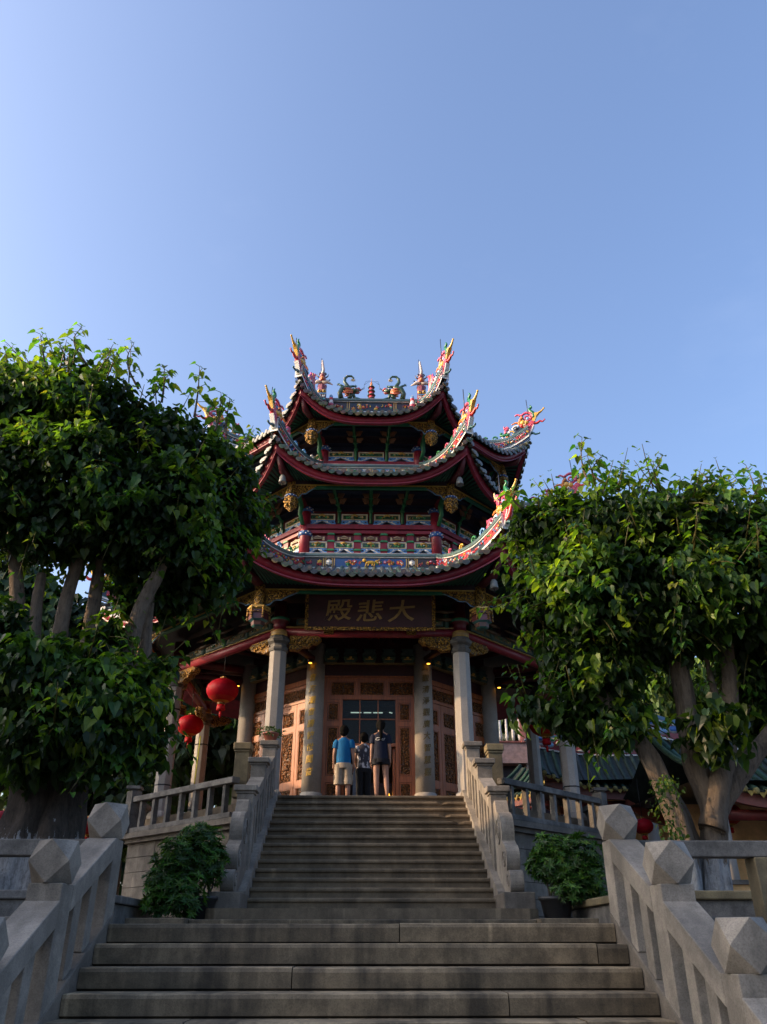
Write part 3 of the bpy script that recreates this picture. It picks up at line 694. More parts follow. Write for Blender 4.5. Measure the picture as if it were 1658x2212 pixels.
# ---------------------------------------------------------------- tier bodies
def storey(t, a, zb_, ztop, idx):
    b = MB(); octring(b, a-.25, a, zb_-.3, ztop, DRED); wall = b.build('storey_wall', M['paint'], hall)
    hw = a*TAN
    for k in VIS:
        P = FP(k, a)
        # ceiling recess between wall head and eave beam
        b = MB(); Q = FP(k, t.ab); hb = t.ab*TAN
        for j in range(4):
            f0, f1 = j/4, (j+1)/4; zz0 = ztop+(t.zb-ztop)*f0; zz1 = ztop+(t.zb-ztop)*f1
            aa0, aa1 = a+(t.ab-a)*f0, a+(t.ab-a)*f1; c = ((.012, .02, .045), (.02, .012, .02))[j % 2]
            A, B = FP(k, aa0), FP(k, aa1)
            b.add([A(-aa0*TAN, zz0), A(aa0*TAN, zz0), A(aa0*TAN, zz1), A(-aa0*TAN, zz1)], [(0, 1, 2, 3)], c)
            b.add([A(-aa0*TAN, zz1), A(aa0*TAN, zz1), B(aa1*TAN, zz1), B(-aa1*TAN, zz1)], [(0, 1, 2, 3)], c)
        b.build('bracket_ceiling', M['paint'], wall)
        npos = {2: 3, 3: 2}[idx]
        for i in range(npos):               # bracket sets: green arm with gilded wings in three steps
            s0 = (i-(npos-1)/2)*(.80 if idx == 2 else .85); b = MB()
            spread = 1+(t.ab/a-1)
            pts = [P(s0, ztop-.36, .05), P(s0, ztop-.02, .12), P(s0*1.05, ztop+.12*(t.zb-ztop)+.02, .30), P(s0*1.1, ztop+.5*(t.zb-ztop), (t.ab-a)*.5), P(s0*1.18, t.zb-.03, (t.ab-a)*.92)]
            for j in range(4):
                c = pts[j+1]-pts[j]; b.tube([pts[j], pts[j]+c*.86], .04, 4, (.012, .12, .045), smooth=False)
                b.tube([pts[j]+c*.86, pts[j+1]], .065, 6, (.02, .16, .06))
            b.build('bracket_arm', M['paint'], wall)
            g_ = MB()
            for j in (2, 3):
                c = pts[j]
                for s in (-1, 1):
                    w_ = .23; tt = fn(k)[1]*s; up_ = V((0, 0, 1)); n_ = fn(k)[0]
                    pr = [(.05, -.05), (.16, -.055), (w_*.8, .0), (w_, .08), (w_*.85, .085), (.05, .06)]
                    g_.prism(pr, lambda x, y, o: c+tt*x+up_*(y+.03)+n_*o, .02, .08, (.17, .085, .045))
            g_.build('gilded_wing', M['oldgold'], wall)
        # rails and panels
        if idx == 2: rows = [(8.47, 8.76, 5, .66, .45, True), (9.26, 9.54, 4, .82, .63, False)]
        else: rows = [(11.67, 11.93, 3, .84, .68, False)]
        for z0, z1, n, sp, w_, low_ in rows:
            for i in range(n):
                s = (i-(n-1)/2)*sp; b = MB(); H = z1-z0; zm = z0+H*.45
                fbox(b, P, s-w_/2, s+w_/2, zm, z1, .0, .06, CRM); fbox(b, P, s-w_/2+.03, s+w_/2-.03, zm+.025, z1-.025, .06, .066, (.02, .06, .03))
                crinkle(b, P, s-w_/2+.03, s+w_/2-.03, zm+.02, z1-.02, .066, (GRN, (.05, .4, .12), (.04, .3, .1), GLD), 12, .05)
                b.tube([P(s-.08, (zm+z1)/2+.03, .07), P(s, (zm+z1)/2+.06, .08), P(s+.08, (zm+z1)/2+.03, .07)], .03, 5, GLD)
                for sg in (-1, 1):                # blue apron sweeping down to the feet
                    pl = [(0, 0), (.0, -.02), (.25, -.12), (.40, -.42*H/.28*.3-.1), (.5, -H*.45-.0), (.56, -H*.45), (.5, 0)]
                    b.prism([(sg*x*w_, y) for x, y in pl][::sg], lambda x, y, o: P(s+x, zm+y, o), .0, .05, (.10, .28, .62))
                    b.tube([P(s+sg*w_*.03, zm-.03, .052), P(s+sg*w_*.27, zm-.085, .055), P(s+sg*w_*.40, zm-.13, .055), P(s+sg*w_*.55, z0+.0, .055)], .014, 4, WHT)
                    for q in range(3): b.ell(P(s+sg*w_*(.2+.12*q), zm-.04-.01*q, .052), (.03, .02, .02), (WHT, SKY, NVY)[q], 5, 3)
                for (x0, x1, y0, y1) in ((s-w_/2-.012, s-w_/2, zm, z1+.01), (s+w_/2, s+w_/2+.012, zm, z1+.01), (s-w_/2, s+w_/2, z1, z1+.012)): fbox(b, P, x0, x1, y0, y1, 0, .07, WHT)
                fbox(b, P, s-w_*.4, s+w_*.4, z0, zm-.002, -.01, .004, (.006, .004, .008))
                if low_:
                    pl = [(-.17, .0), (-.13, -.0), (-.1, .04), (.1, .04), (.13, 0), (.17, 0), (.165, .1), (.1, .085), (0, .13), (-.1, .085), (-.165, .1)]
                    b.prism(pl, lambda x, y, o: P(s+x, 8.82+y, o), 0, .05, (.50, .38, .2)); b.prism([(x*.75, y*.6+.03) for x, y in pl], lambda x, y, o: P(s+x, 8.82+y, o), .05, .055, (.16, .08, .03))
                b.build('carved_panel', M['orn'], wall)
        b = MB()
        if idx == 2:
            fbox(b, P, -hw, hw, 8.28, 8.43, 0, .12, DRED); fbox(b, P, -hw, hw, 9.0, 9.085, 0, .09, RED); fbox(b, P, -hw, hw, 9.11, 9.23, 0, .13, RED)
            fbox(b, P, -hw, hw, 8.77, 8.81, 0, .05, DRED)
        else: fbox(b, P, -hw, hw, 11.38, 11.63, 0, .10, RED)
        b.build('rail', M['paint'], wall)
        if idx == 2:
            for i in range(6):
                s = (i-2.5)*.66; w_ = .085 if 0 < i < 5 else .0
                if not w_: continue
                b = MB(); fbox(b, P, s-w_, s+w_, 8.43, 9.0, .0, .075, RED)
                for zz in (8.52, 8.76, 8.955): b.prism([(s-w_-.02, zz), (s+w_+.02, zz), (s+w_*.75, zz+.045), (s-w_*.75, zz+.045)], lambda x, y, o: P(x, y, o), .0, .105, (.03, .25, .10))
                b.build('squat_post', M['paint'], wall)
    for k in CORN:
        P = CP(k); rc = a/COS; b = MB(); z0, z1 = (8.3, 9.75) if idx == 2 else (11.3, 12.15)
        b.tube([P(rc, z0), P(rc, z1)], .14, 12, RED); pst = b.build('corner_post', M['paint'], wall)
        b = MB()
        for zz in ((8.92, 9.6) if idx == 2 else (11.98,)):
            b.lathe([(.145, 0), (.175, .02), (.175, .11), (.145, .13)], P(rc, zz), 16, BLU)
            for j in range(18): b.ell(P(rc, zz)+V((.178*math.cos(j*.349), .178*math.sin(j*.349), .04+.05*(j % 2))), (.02, .02, .02), WHT, 5, 3)
        b.build('cloud_collar', M['orn'], pst)
        b = MB()                        # green strut bending out under the corner
        b.tube([P(rc+.16, z0+.9 if idx == 2 else z0+.35), P(rc+.34, z1-.32), P(rc+.3, z1-.1), P(rc+.5, z1+.2), P(t.ab/COS-.1, t.zb)], [.05, .06, .075, .06, .06], 6, (.015, .15, .055))
        b.tube([P(rc, z1-.1), P((rc+t.ab/COS)/2, (z1+t.zb)/2+.05), P(t.ab/COS, t.zb+.1)], .1, 6, DRED); b.build('corner_strut', M['paint'], pst)
    return wall

def eave_beam(t, wall, low_=False):
    zb_ = t.zb
    for k in VIS:
        P = FP(k, t.ab); h = t.ab*TAN; b = MB()
        fbox(b, P, -h, h, zb_-.04, zb_+.1, -.10, .04, (.03, .012, .02)); fbox(b, P, -h, h, zb_-.075, zb_-.043, -.09, .03, GLD); fbox(b, P, -h*.8, h*.8, zb_-.13, zb_-.078, -.08, .02, (.02, .16, .09))
        be = b.build('eave_beam', M['paint'], wall)
        g_ = MB(); bl = MB(); L = .50 if not low_ else .74
        for sg in (-1, 1):              # carved gilded spandrels beside the hanging posts
            pl = [(0, 0), (L, 0), (L*.82, -.07), (L*.6, -.12), (L*.45, -.20), (L*.25, -.22), (L*.12, -.30), (0, -.32)]
            x0 = sg*(h-.13); g_.prism([(x0-sg*x, zb_-.08+y) for x, y in pl][::-sg], lambda x, y, o: P(x, y, o), -.05, .025)
            bl.tube([P(x0-sg*x, zb_-.085+y-.012+.02*math.sin(i*2.), .0) for i, (x, y) in enumerate(pl[1:])], .016, 5, (.12, .25, .40))
        sp = g_.build('spandrel', M['gold'], be); bl.build('painted_edge', M['orn'], be)
    for k in CORN:
        P = CP(k); r = t.ab/COS; b = MB()
        if not low_:
            b.box(-.10, .10, -.10, .10, 0, 0) if False else None
            z1 = t.zb+.02; z0 = t.zb-.80
            prof = [(.001, z0), (.05, z0+.02), (.08, z0+.08), (.12, z0+.13), (.15, z0+.21), (.165, z0+.30), (.155, z0+.335), (.165, z0+.36), (.12, z0+.375), (.105, z0+.42), (.115, z0+.55), (.105, z0+.70), (.11, z1)]
            hp = None; bb = MB(); bb.lathe(prof, P(r, 0), 10, smooth=True); hp = bb.build('hanging_post', M['gold'], wall)
            bb = MB(); bb.lathe([(.115, z0+.378), (.15, z0+.385), (.15, z0+.43), (.112, z0+.44)], P(r, 0), 12, BLU)
            for j in range(12): bb.ell(P(r, 0)+V((.152*math.cos(j*.524), .152*math.sin(j*.524), z0+.405)), (.016, .016, .016), WHT, 5, 3)
            bb.build('cloud_collar', M['orn'], hp)
            bb = MB()
            for j in range(8):
                q = P(r, 0)+V((.12*math.cos(j*.785), .12*math.sin(j*.785), 0))
                bb.ell(q+V((0, 0, z0+.16)), (.045, .045, .06)); bb.ell(q*1+V((.03*math.cos(j*.785+.4), .03*math.sin(j*.785+.4), z0+.27)), (.04, .04, .045)); bb.ell(q+V((-.02*math.cos(j*.785), -.02*math.sin(j*.785), z0+.55+.05*(j % 2))), (.04, .04, .08))
            bb.build('carved_petals', M['gold'], hp)
        else:
            z0 = t.zb-.93
            bb = MB(); fz = t.zb
            bb.lathe([(.13, fz-.46), (.12, fz-.40), (.115, fz-.2), (.13, fz+.02)], P(r, 0), 8); hp = bb.build('hanging_post', M['gold'], wall)
            bb = MB(); bb.lathe([(.10, z0), (.14, z0+.03), (.15, z0+.12), (.22, z0+.15), (.20, z0+.36), (.25, z0+.40), (.25, z0+.44), (.12, z0+.46)], P(r, 0), 6, (.05, .08, .10), smooth=False, cols=[(.02, .12, .10), (.1, .04, .03), (.05, .2, .2), (.12, .03, .03), GLD, GLD, (.1, .2, .3)])
            bb.build('lantern_basket', M['orn'], hp)
            bb = MB()
            for j in range(6):
                a_ = j*1.047; q = P(r, 0)+V((.235*math.cos(a_), .235*math.sin(a_), 0)); bb.tube([q+V((0, 0, z0+.42)), q+V((0, 0, z0+.2))], .022, 6); bb.ell(q+V((0, 0, z0+.19)), (.025, .025, .04))
                q2 = P(r, 0)+V((.235*math.cos(a_+1.047), .235*math.sin(a_+1.047), 0)); bb.tube([q+V((0, 0, z0+.40)), q2+V((0, 0, z0+.40))], .014, 5); bb.tube([q+V((0, 0, z0+.30)), q2+V((0, 0, z0+.30))], .010, 5)
            bb.build('gilded_bars', M['gold'], hp)
        # corner rafter running out to the eave tip
        bb = MB(); rr, zz = hip(t, 0); bb.tube([P(r-.2, t.zb+.05), P((r+rr)/2, (t.zb+zz)/2-.28), P(rr-.28, zz-.36)], [.10, .10, .06], 6, (.10, .012, .02)); bb.build('corner_rafter', M['paint'], wall)

# ridge statues
def dragon(P, s0, z0, sg, parent):
    b = MB(); q = .00175; f = lambda x, y, o=0: P(s0+sg*(x-950)*q, z0+(1120-y)*q, o)
    DG = (.03, .075, .035); body = [(860, 1120), (835, 1010), (870, 930), (930, 905), (985, 890), (945, 840), (910, 780), (915, 710), (960, 662), (1020, 660), (1060, 700), (1050, 735)]
    b.tube([f(x, y) for x, y in body], [.08, .075, .08, .075, .065, .058, .05, .042, .036, .032, .025, .018], 8, DG)
    for i, (x, y) in enumerate(body[4:]): b.ell(f(x-14, y-6), (.025, .02, .025), YEL, 5, 3)
    for a in range(9): b.tube([f(1050, 735), f(1050+48*math.cos(a*.7), 745+40*math.sin(a*.7))], [.022, .004], 4, CRM)
    b.tube([f(985, 1120), f(1020, 1060), f(1060, 1030), f(1080, 1110)], [.06, .07, .05, .05], 6, DG)
    b.ell(f(1075, 965), (.15, .10, .085), DG, 10, 6); b.tube([f(1090, 945), f(1150, 935), f(1190, 950)], [.07, .05, .03], 7, (.45, .08, .06)); b.tube([f(1090, 990), f(1140, 1005), f(1165, 985)], [.05, .035, .015], 6, (.45, .08, .06))
    b.ell(f(1145, 920), (.05, .05, .045), (.5, .05, .09), 7, 5); b.ell(f(1085, 950, -.09), (.022, .02, .022), WHT, 6, 4); b.ell(f(1085, 950, .09), (.022, .02, .022), WHT, 6, 4)
    for i in range(9):
        yy = 905+i*16; b.tube([f(1050, 950+i*8, .06*((i % 3)-1)), f(960, yy+18, .1*((i % 3)-1)), f(880+12*(i % 4), yy+22, .12*((i % 3)-1))], [.035, .03, .006], 5, ORG if i % 2 else (.55, .12, .05))
    for (x0, y0, x1, y1) in ((900, 890, 815, 835), (1000, 880, 1085, 870), (1080, 1110, 1190, 1140)):
        b.tube([f(x0, y0), f((x0+x1)/2, (y0+y1)/2-8), f(x1, y1)], [.045, .035, .03], 6, (.03, .11, .10))
        for a in (-1.2, -.4, .4, 1.2):
            an = math.atan2(y1-y0, x1-x0)+a; b.tube([f(x1, y1), f(x1+38*math.cos(an), y1+38*math.sin(an))], [.022, .006], 4, (.03, .11, .10))
    for w_ in (0, 1): b.tube([f(1180, 940), f(1235, 920-30*w_), f(1235, 840), f(1260+50*w_, 770), f(1330+50*w_, 745+20*w_)], [.012, .008, .006, .005, .004], 4, (.10, .12, .16))
    b.build('dragon', M['orn'], parent)
def totem(P, r, z0, parent):
    b = MB(); q = .0017; f = lambda x, y, o=0: P(x*q+r, z0+(1130-y)*q, o*q)
    prof = [(0, 1180), (0, 760)]
    b.lathe([(.135, 0), (.13, .14), (.12, .15), (.13, .30), (.125, .52), (.13, .62)], P(r, z0), 8, (.20, .02, .03), False)
    d, w_ = -V((0, 1, 0)), V((1, 0, 0)); c0 = P(r, z0)
    h = lambda x, z, o: c0+w_*x+V((0, 0, z))+d*(.12+o)
    for s in (-1, 1): b.ell(h(s*.065, .36, .02), (.06, .03, .06), YEL, 10, 6); b.ell(h(s*.065, .36, .045), (.028, .02, .028), NVY, 8, 5)
    b.prism([(-.13, .26), (.13, .26), (.13, .29), (-.13, .29)], h, 0, .03, SKY)
    for x in (-.09, -.035, .035, .09): b.prism([(x-.022, .22), (x+.022, .22), (x*.6, .13)], h, 0, .03, WHT)
    b.prism([(-.11, .06), (.11, .06), (.09, .11), (-.09, .11)], h, 0, .03, (.1, .4, .45))
    for x in (-.11, .11): b.prism([(x-.025, .60), (x+.025, .60), (x, .72)], lambda a, z, o: c0+w_*a+V((0, 0, z))+d*o, -.03, .03, (.15, .02, .03))
    for s in (-1, 1): b.tube([c0+V((0, 0, .76)), c0+w_*s*.14+V((0, 0, .79)), c0+w_*s*.30+V((0, 0, .68))], [.07, .06, .01], 7, (.6, .5, .42))
    b.ell(c0+V((0, 0, .86)), (.11, .11, .12), (.40, .07, .04), 10, 7); b.ell(c0+V((0, 0, 1.0)), (.085, .085, .08), (.25, .05, .04), 10, 6)
    b.ell(c0+V((0, -.1, .85)), (.05, .05, .05), ORG, 8, 5)
    for s in (-1, 1):
        b.tube([c0+w_*s*.05+V((0, 0, 1.02)), c0+w_*s*.10+V((0, 0, 1.06)), c0+w_*s*.08+V((0, 0, 1.11)), c0+w_*s*.04+V((0, 0, 1.08))], [.03, .025, .02, .012], 5, (.05, .03, .05))
        b.tube([c0+w_*s*.08+V((0, 0, .93)), c0+w_*s*.15+V((0, 0, .98)), c0+w_*s*.17+V((0, 0, 1.07))], [.025, .02, .005], 5, (.12, .08, .07))
        b.tube([c0+w_*s*.10+V((0, 0, .82)), c0+w_*s*.17+V((0, 0, .80)), c0+w_*s*.2+V((0, 0, .86)), c0+w_*s*.23+V((0, 0, .85))], [.025, .02, .02, .01], 5, (.05, .04, .06))
    b.tube([c0+V((0, 0, 1.05)), c0+V((.02, 0, 1.2)), c0+V((-.02, 0, 1.5))], [.05, .045, .03], 7, (.55, .45, .40)); b.ell(c0+V((-.02, 0, 1.52)), (.03, .03, .06), (.62, .55, .5), 7, 5)
    b.tube([c0+w_*-.06+V((0, .05, .9)), c0+w_*-.05+V((0, .05, 1.68))], .010, 5, (.02, .02, .03))
    b.build('totem_beast', M['orn'], parent)
def phoenix_tail(P, r, z0, parent):
    b = MB(); f = lambda x, z: P(r+x, z0+z)
    for i, c in enumerate(((.5, .05, .12), (.55, .2, .05), (.45, .06, .2))):
        b.tube([f(0, 0), f(.10+.05*i, .25), f(.12+.08*i, .5), f(.05+.12*i, .72-.06*i), f(-.05+.14*i, .74-.1*i)], [.05, .05, .04, .028, .012], 6, c)
    b.ell(f(-.08, .05), (.12, .09, .12), ORG, 8, 5); b.build('phoenix_tail', M['orn'], parent)

roofs = []
for i, t in enumerate((T1, T2, T3)): rf = roof(t, i); ridge_band(t, rf, (1, 2, 3)[i]); roofs.append(rf)
w2 = storey(T2, 3.96, 8.0, 9.66, 2); eave_beam(T2, w2)
w3 = storey(T3, 3.14, 11.2, 12.02, 3); eave_beam(T3, w3)
eave_beam(T1, roofs[0], True)
P = FP(0, 3.26); zz = T3.zt+T3.bh+.05
dragon(P, -.72+0, zz+.0, 1, roofs[2]); dragon(P, .72, zz, -1, roofs[2])
for k in (-1, 0): totem(CP(k), 3.32/COS+.12, T3.zt+.12, roofs[2]); phoenix_tail(CP(k), 3.32/COS+.55, T3.zt+.1, roofs[2])
for k in (-1, 0):                       # little temple guardians at the band ends
    b = MB(); Q = CP(k); c0 = Q(3.32/COS-.0, T3.zt+.02)+V((.22 if k == -1 else -.22, -.1, 0))
    b.lathe([(.07, 0), (.08, .12), (.055, .24), (.06, .32), (.05, .40), (.001, .46)], c0, 8, cols=[PNK, WHT, BRT, SKY, CRM]); b.build('guardian_figure', M['orn'], roofs[2])
b = MB(); z = 15.3; c0 = (HX, HY, 0); r = .155
prof = [(.19, z-.2), (.19, z)]; cols = [(.3, .25, .2)]
for i in range(8):
    rr = r*(1-.055*i)
    prof += [(rr*.72, z+.01), (rr*.70, z+.10), (rr*1.25, z+.105), (rr*1.3, z+.12), (rr*.75, z+.165)]; cols += [(.45, .04, .05), (.55, .04, .06), (.16, .13, .1), (.04, .09, .08), (.05, .10, .09)]; z += .168
prof += [(.05, z+.02), (.045, z+.1), (.015, z+.2), (.002, z+.36)]; cols += [ORG, (.6, .25, .06), ORG, ORG]
b.lathe(prof, c0, 8, cols=cols[:len(prof)-1], smooth=False); b.build('pagoda_finial', M['orn'], roofs[2])
# ------------------------------------------------------------------ ground floor of the hall
FZ, A1, A2 = 2.5, 4.87, 3.22
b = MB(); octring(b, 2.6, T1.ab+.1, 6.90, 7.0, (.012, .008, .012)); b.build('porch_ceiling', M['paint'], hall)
wall = None
b = MB(); octring(b, A2-.3, A2-.16, 5.62, 6.95, (.05, .010, .012)); wall = b.build('hall_wall', M['paint'], hall)
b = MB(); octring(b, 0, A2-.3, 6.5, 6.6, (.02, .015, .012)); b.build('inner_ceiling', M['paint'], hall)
# outer octagonal columns with stone capitals
for k in (-1, 0, -2, 1, -3, 2, 3, -4):
    P = CP(k); c = P(A1/COS, 0); ph = R(22.5)+R(45*k)
    b = MB(); b.lathe([(.20, FZ+.003), (.19, 5.62)], c, 8, smooth=False, ph=ph); o = b.build('column', M['column'], hall, bevel=.008)
    b = MB(); b.lathe([(.21, 5.622), (.225, 5.66), (.225, 5.70), (.19, 5.73), (.19, 5.78), (.255, 5.83), (.265, 5.88), (.21, 5.94), (.21, 5.97)], c, 8, smooth=False, ph=ph); b.build('capital', M['beam'], o)
    b = MB(); b.lathe([(.19, 5.971), (.20, 6.0), (.20, 6.09), (.15, 6.12), (.15, 6.30), (.21, 6.33), (.21, 6.40), (.15, 6.43), (.14, 6.8)], c, 12, cols=[GLD, (.35, .2, .06), GLD, DRED, DRED, (.03, .2, .1), (.3, .2, .1), DRED]); b.build('painted_neck', M['paint'], o)
    b = MB(); b.lathe([(.27, FZ+.004), (.29, FZ+.06), (.25, FZ+.16), (.21, FZ+.18)], c, 8, smooth=False, ph=ph); b.build('base', M['column'], o)
    if k in (-1, 0, -2, 1, -3):
        for zz in (3.25, 5.05) if k not in (-1, 0) else ():
            b = MB(); b.lathe([(.200, zz), (.208, zz+.01), (.200, zz+.03)], c, 8, smooth=False, ph=ph); b.build('strap', M['iron'], o)
        g_ = MB(); dd = CP(k)
        for kk, sg in ((k, -1), (k+1, 1)):       # leafy carved brackets either side of the capital
            F = FP(kk, A1); h = A1*TAN; x0 = (h-.24) if sg < 0 else -(h-.24)
            pl = [(0, 0), (.62, 0), (.70, -.07), (.60, -.17), (.50, -.15), (.42, -.24), (.28, -.24), (.18, -.32), (0, -.30)]
            g_.prism([(x0+sg*x, 5.98+y) for x, y in pl][::sg], lambda x, y, o_: F(x, y, o_), -.09, .09)
            for j in range(7): g_.ell(F(x0+sg*(.08+.08*j), 5.86-.02*(j % 3), .09), (.05, .05, .055)); 
        g_.build('carved_bracket', M['gold'], o)
for k in VIS:
    P = FP(k, A1); h = A1*TAN; b = MB()
    b.tube([P(-h+.14, 6.08), P(h-.14, 6.08)], .10, 12, (.24, .018, .03)); bm_ = b.build('tie_beam', M['paint'], hall)
    b = MB(); fbox(b, P, -h+.1, h-.1, 6.19, 6.21, -.05, .05, GLD)
    for i in range(4):
        s = (i-1.5)*.86; w_ = .36
        fbox(b, P, s-w_, s+w_, 6.25, 6.40, -.02, .04, (.05, .10, .08)); fbox(b, P, s-w_+.04, s+w_-.04, 6.28, 6.37, .04, .05, (.16, .12, .05))
        crinkle(b, P, s-w_+.05, s+w_-.05, 6.27, 6.38, .05, (GLD, GRN, TEAL), 8, .05)
        b.tube([P(s+.43, 6.2), P(s+.43, 6.75)], .07, 6, (.02, .07, .05))
        for zz in (6.42, 6.6): b.tube([P(s+.1, zz, .05), P(s+.43, zz-.04, .1), P(s+.76, zz, .05)], [.02, .05, .02], 5, (.12, .07, .03))
    fbox(b, P, -h+.1, h-.1, 6.45, 6.80, -.12, -.03, (.02, .01, .015)); b.build('frieze', M['orn'], bm_)
    # porch rafters and cross beam to the inner column
    b = MB(); Q = FP(k, A2)
    for i in range(5):
        s = (i-2)*.5; b.tube([Q(s*.62, 6.5), P(s, 6.55)], .07, 6, (.05, .012, .015))
    b.build('porch_rafter', M['paint'], hall)
    # bracket row over the doors
    b = MB()
    for i in range(5):
        s = (i-2)*.46
        b.prism([(s-.15, 6.08), (s+.15, 6.08), (s+.17, 6.14), (s+.11, 6.19), (s+.15, 6.26), (s-.15, 6.26), (s-.11, 6.19), (s-.17, 6.14)], lambda x, y, o_: Q(x, y, o_), -.15, .05, (.04, .07, .06))
        b.prism([(s-.12, 5.92), (s+.12, 5.92), (s+.18, 6.06), (s-.18, 6.06)], lambda x, y, o_: Q(x, y, o_), -.15, .08, (.05, .09, .06))
        fbox(b, Q, s-.09, s+.09, 5.98, 6.0, .08, .09, GLD); b.ell(Q(s, 6.03, .09), (.04, .03, .03), GLD, 6, 4)
    fbox(b, Q, -1.1, 1.1, 5.9, 5.92, -.1, .03, (.2, .14, .05)); b.build('bracket_row', M['orn'], wall)
for k in (-1, 0, -2, 1):
    P = CP(k); b = MB(); b.tube([P(A2/COS+.1, 6.3), P(A1/COS-.1, 6.3)], .11, 8, (.12, .015, .02)); b.tube([P(A2/COS+.1, 6.0), P(A1/COS-.1, 6.0)], .08, 8, (.07, .012, .016)); b.build('cross_beam', M['paint'], hall)
# inner round columns with gilded couplets
def text_mesh(ch, size, ext, off=.0):
    cu = bpy.data.curves.new('glyph', 'FONT'); cu.body = ch; cu.size = size; cu.extrude = ext; cu.offset = off; cu.align_x = 'CENTER'; cu.align_y = 'CENTER'; cu.resolution_u = 3
    o = bpy.data.objects.new('glyph', cu); COL.objects.link(o); bpy.context.view_layer.update()
    me = bpy.data.meshes.new_from_object(o.evaluated_get(bpy.context.evaluated_depsgraph_get())); bpy.data.objects.remove(o)
    vs = [v.co.copy() for v in me.vertices]; fs = [tuple(p.vertices) for p in me.polygons]
    x0, x1 = min(v.x for v in vs), max(v.x for v in vs); y0, y1 = min(v.y for v in vs), max(v.y for v in vs)
    return [V((v.x-(x0+x1)/2, v.y-(y0+y1)/2, v.z)) for v in vs], fs
M['shadegilt'] = m_plain('shaded_gilt_lettering', (.20, .13, .035), .6, .5, 20, .1); M['gilt'] = m_plain('gilt_lettering', (.62, .38, .05), .5, .3, 20, .1, .0)  # right couplet lies in shade: its gilt is a darkened copy
for k in (-1, 0, -2, 1, -3, 2):
    P = CP(k); rc = A2/COS-.12; c = P(rc, 0); b = MB(); b.lathe([(.225, 2.94), (.215, 6.4)], c, 24); o = b.build('column', M['column'], hall)
    b = MB(); b.lathe([(.25, FZ+.003), (.25, 2.92), (.225, 2.938)], c, 24); b.build('base', M['column'], o)
    if k in (-1, 0):
        word = '梵音海潮音勝彼世間音' if k == -1 else '真觀清淨觀廣大智慧觀'
        b = MB(); d, w_ = vd(k)
        for i, ch in enumerate(word):
            vs, fs = text_mesh(ch, .175, .004, .002); zc = 5.80-i*.27
            out = []
            for v in vs:
                x, y = v.x+.14*v.y, v.y*1.05; an = x/.222+(.16 if k == -1 else -.16); rr = .230+v.z
                out.append(c+d*(rr*math.cos(an))+w_*(rr*math.sin(an))+V((0, 0, zc+y+x*.15)))
            b.add(out, fs)
        b.build('couplet_lettering', M['gilt' if k == -1 else 'shadegilt'], o)
    b = MB(); dd, ww = vd(k); q = P(rc+.32, 5.86); b.lathe([(.05, .0), (.05, .05)], q, 10, (.02, .02, .02)); l_ = b.build('downlight', M['iron'], hall)
    b = MB(); b.lathe([(.04, -.012), (.04, -.002)], q, 10); b.build('bulb', M['amber'], l_)
# door walls
def panel(b, P, s0, s1, z0, z1, o, fr=.03):     # sunk moulded frame
    for (x0, x1, y0, y1) in ((s0, s1, z0, z0+fr), (s0, s1, z1-fr, z1), (s0, s0+fr, z0+fr, z1-fr), (s1-fr, s1, z0+fr, z1-fr)): fbox(b, P, x0, x1, y0, y1, o, o+.022, (.3, .1, .05))
def carving(parent, P, s0, s1, z0, z1, o, seed, name='carved_panel'):
    b = MB(); rr = random.Random(seed)
    fbox(b, P, s0, s1, z0, z1, o-.012, o-.002, (.3, .1, .05))
    if min(s1-s0, z1-z0) > .05:
        W, H = s1-s0, z1-z0
        for _ in range(int(10+W*H*130)):
            x, y = rr.uniform(s0+.03, s1-.03), rr.uniform(z0+.03, z1-.03); an = rr.uniform(0, 6.28)
            pts = [P(min(max(x+.05*i*math.cos(an+i*.55), s0+.015), s1-.015), min(max(y+.05*i*math.sin(an+i*.55), z0+.015), z1-.015), o+.008) for i in range(4)]
            b.tube(pts, [.016, .018, .013, .005], 5)
    b.build(name, M['carved'], parent)
AD = 3.08
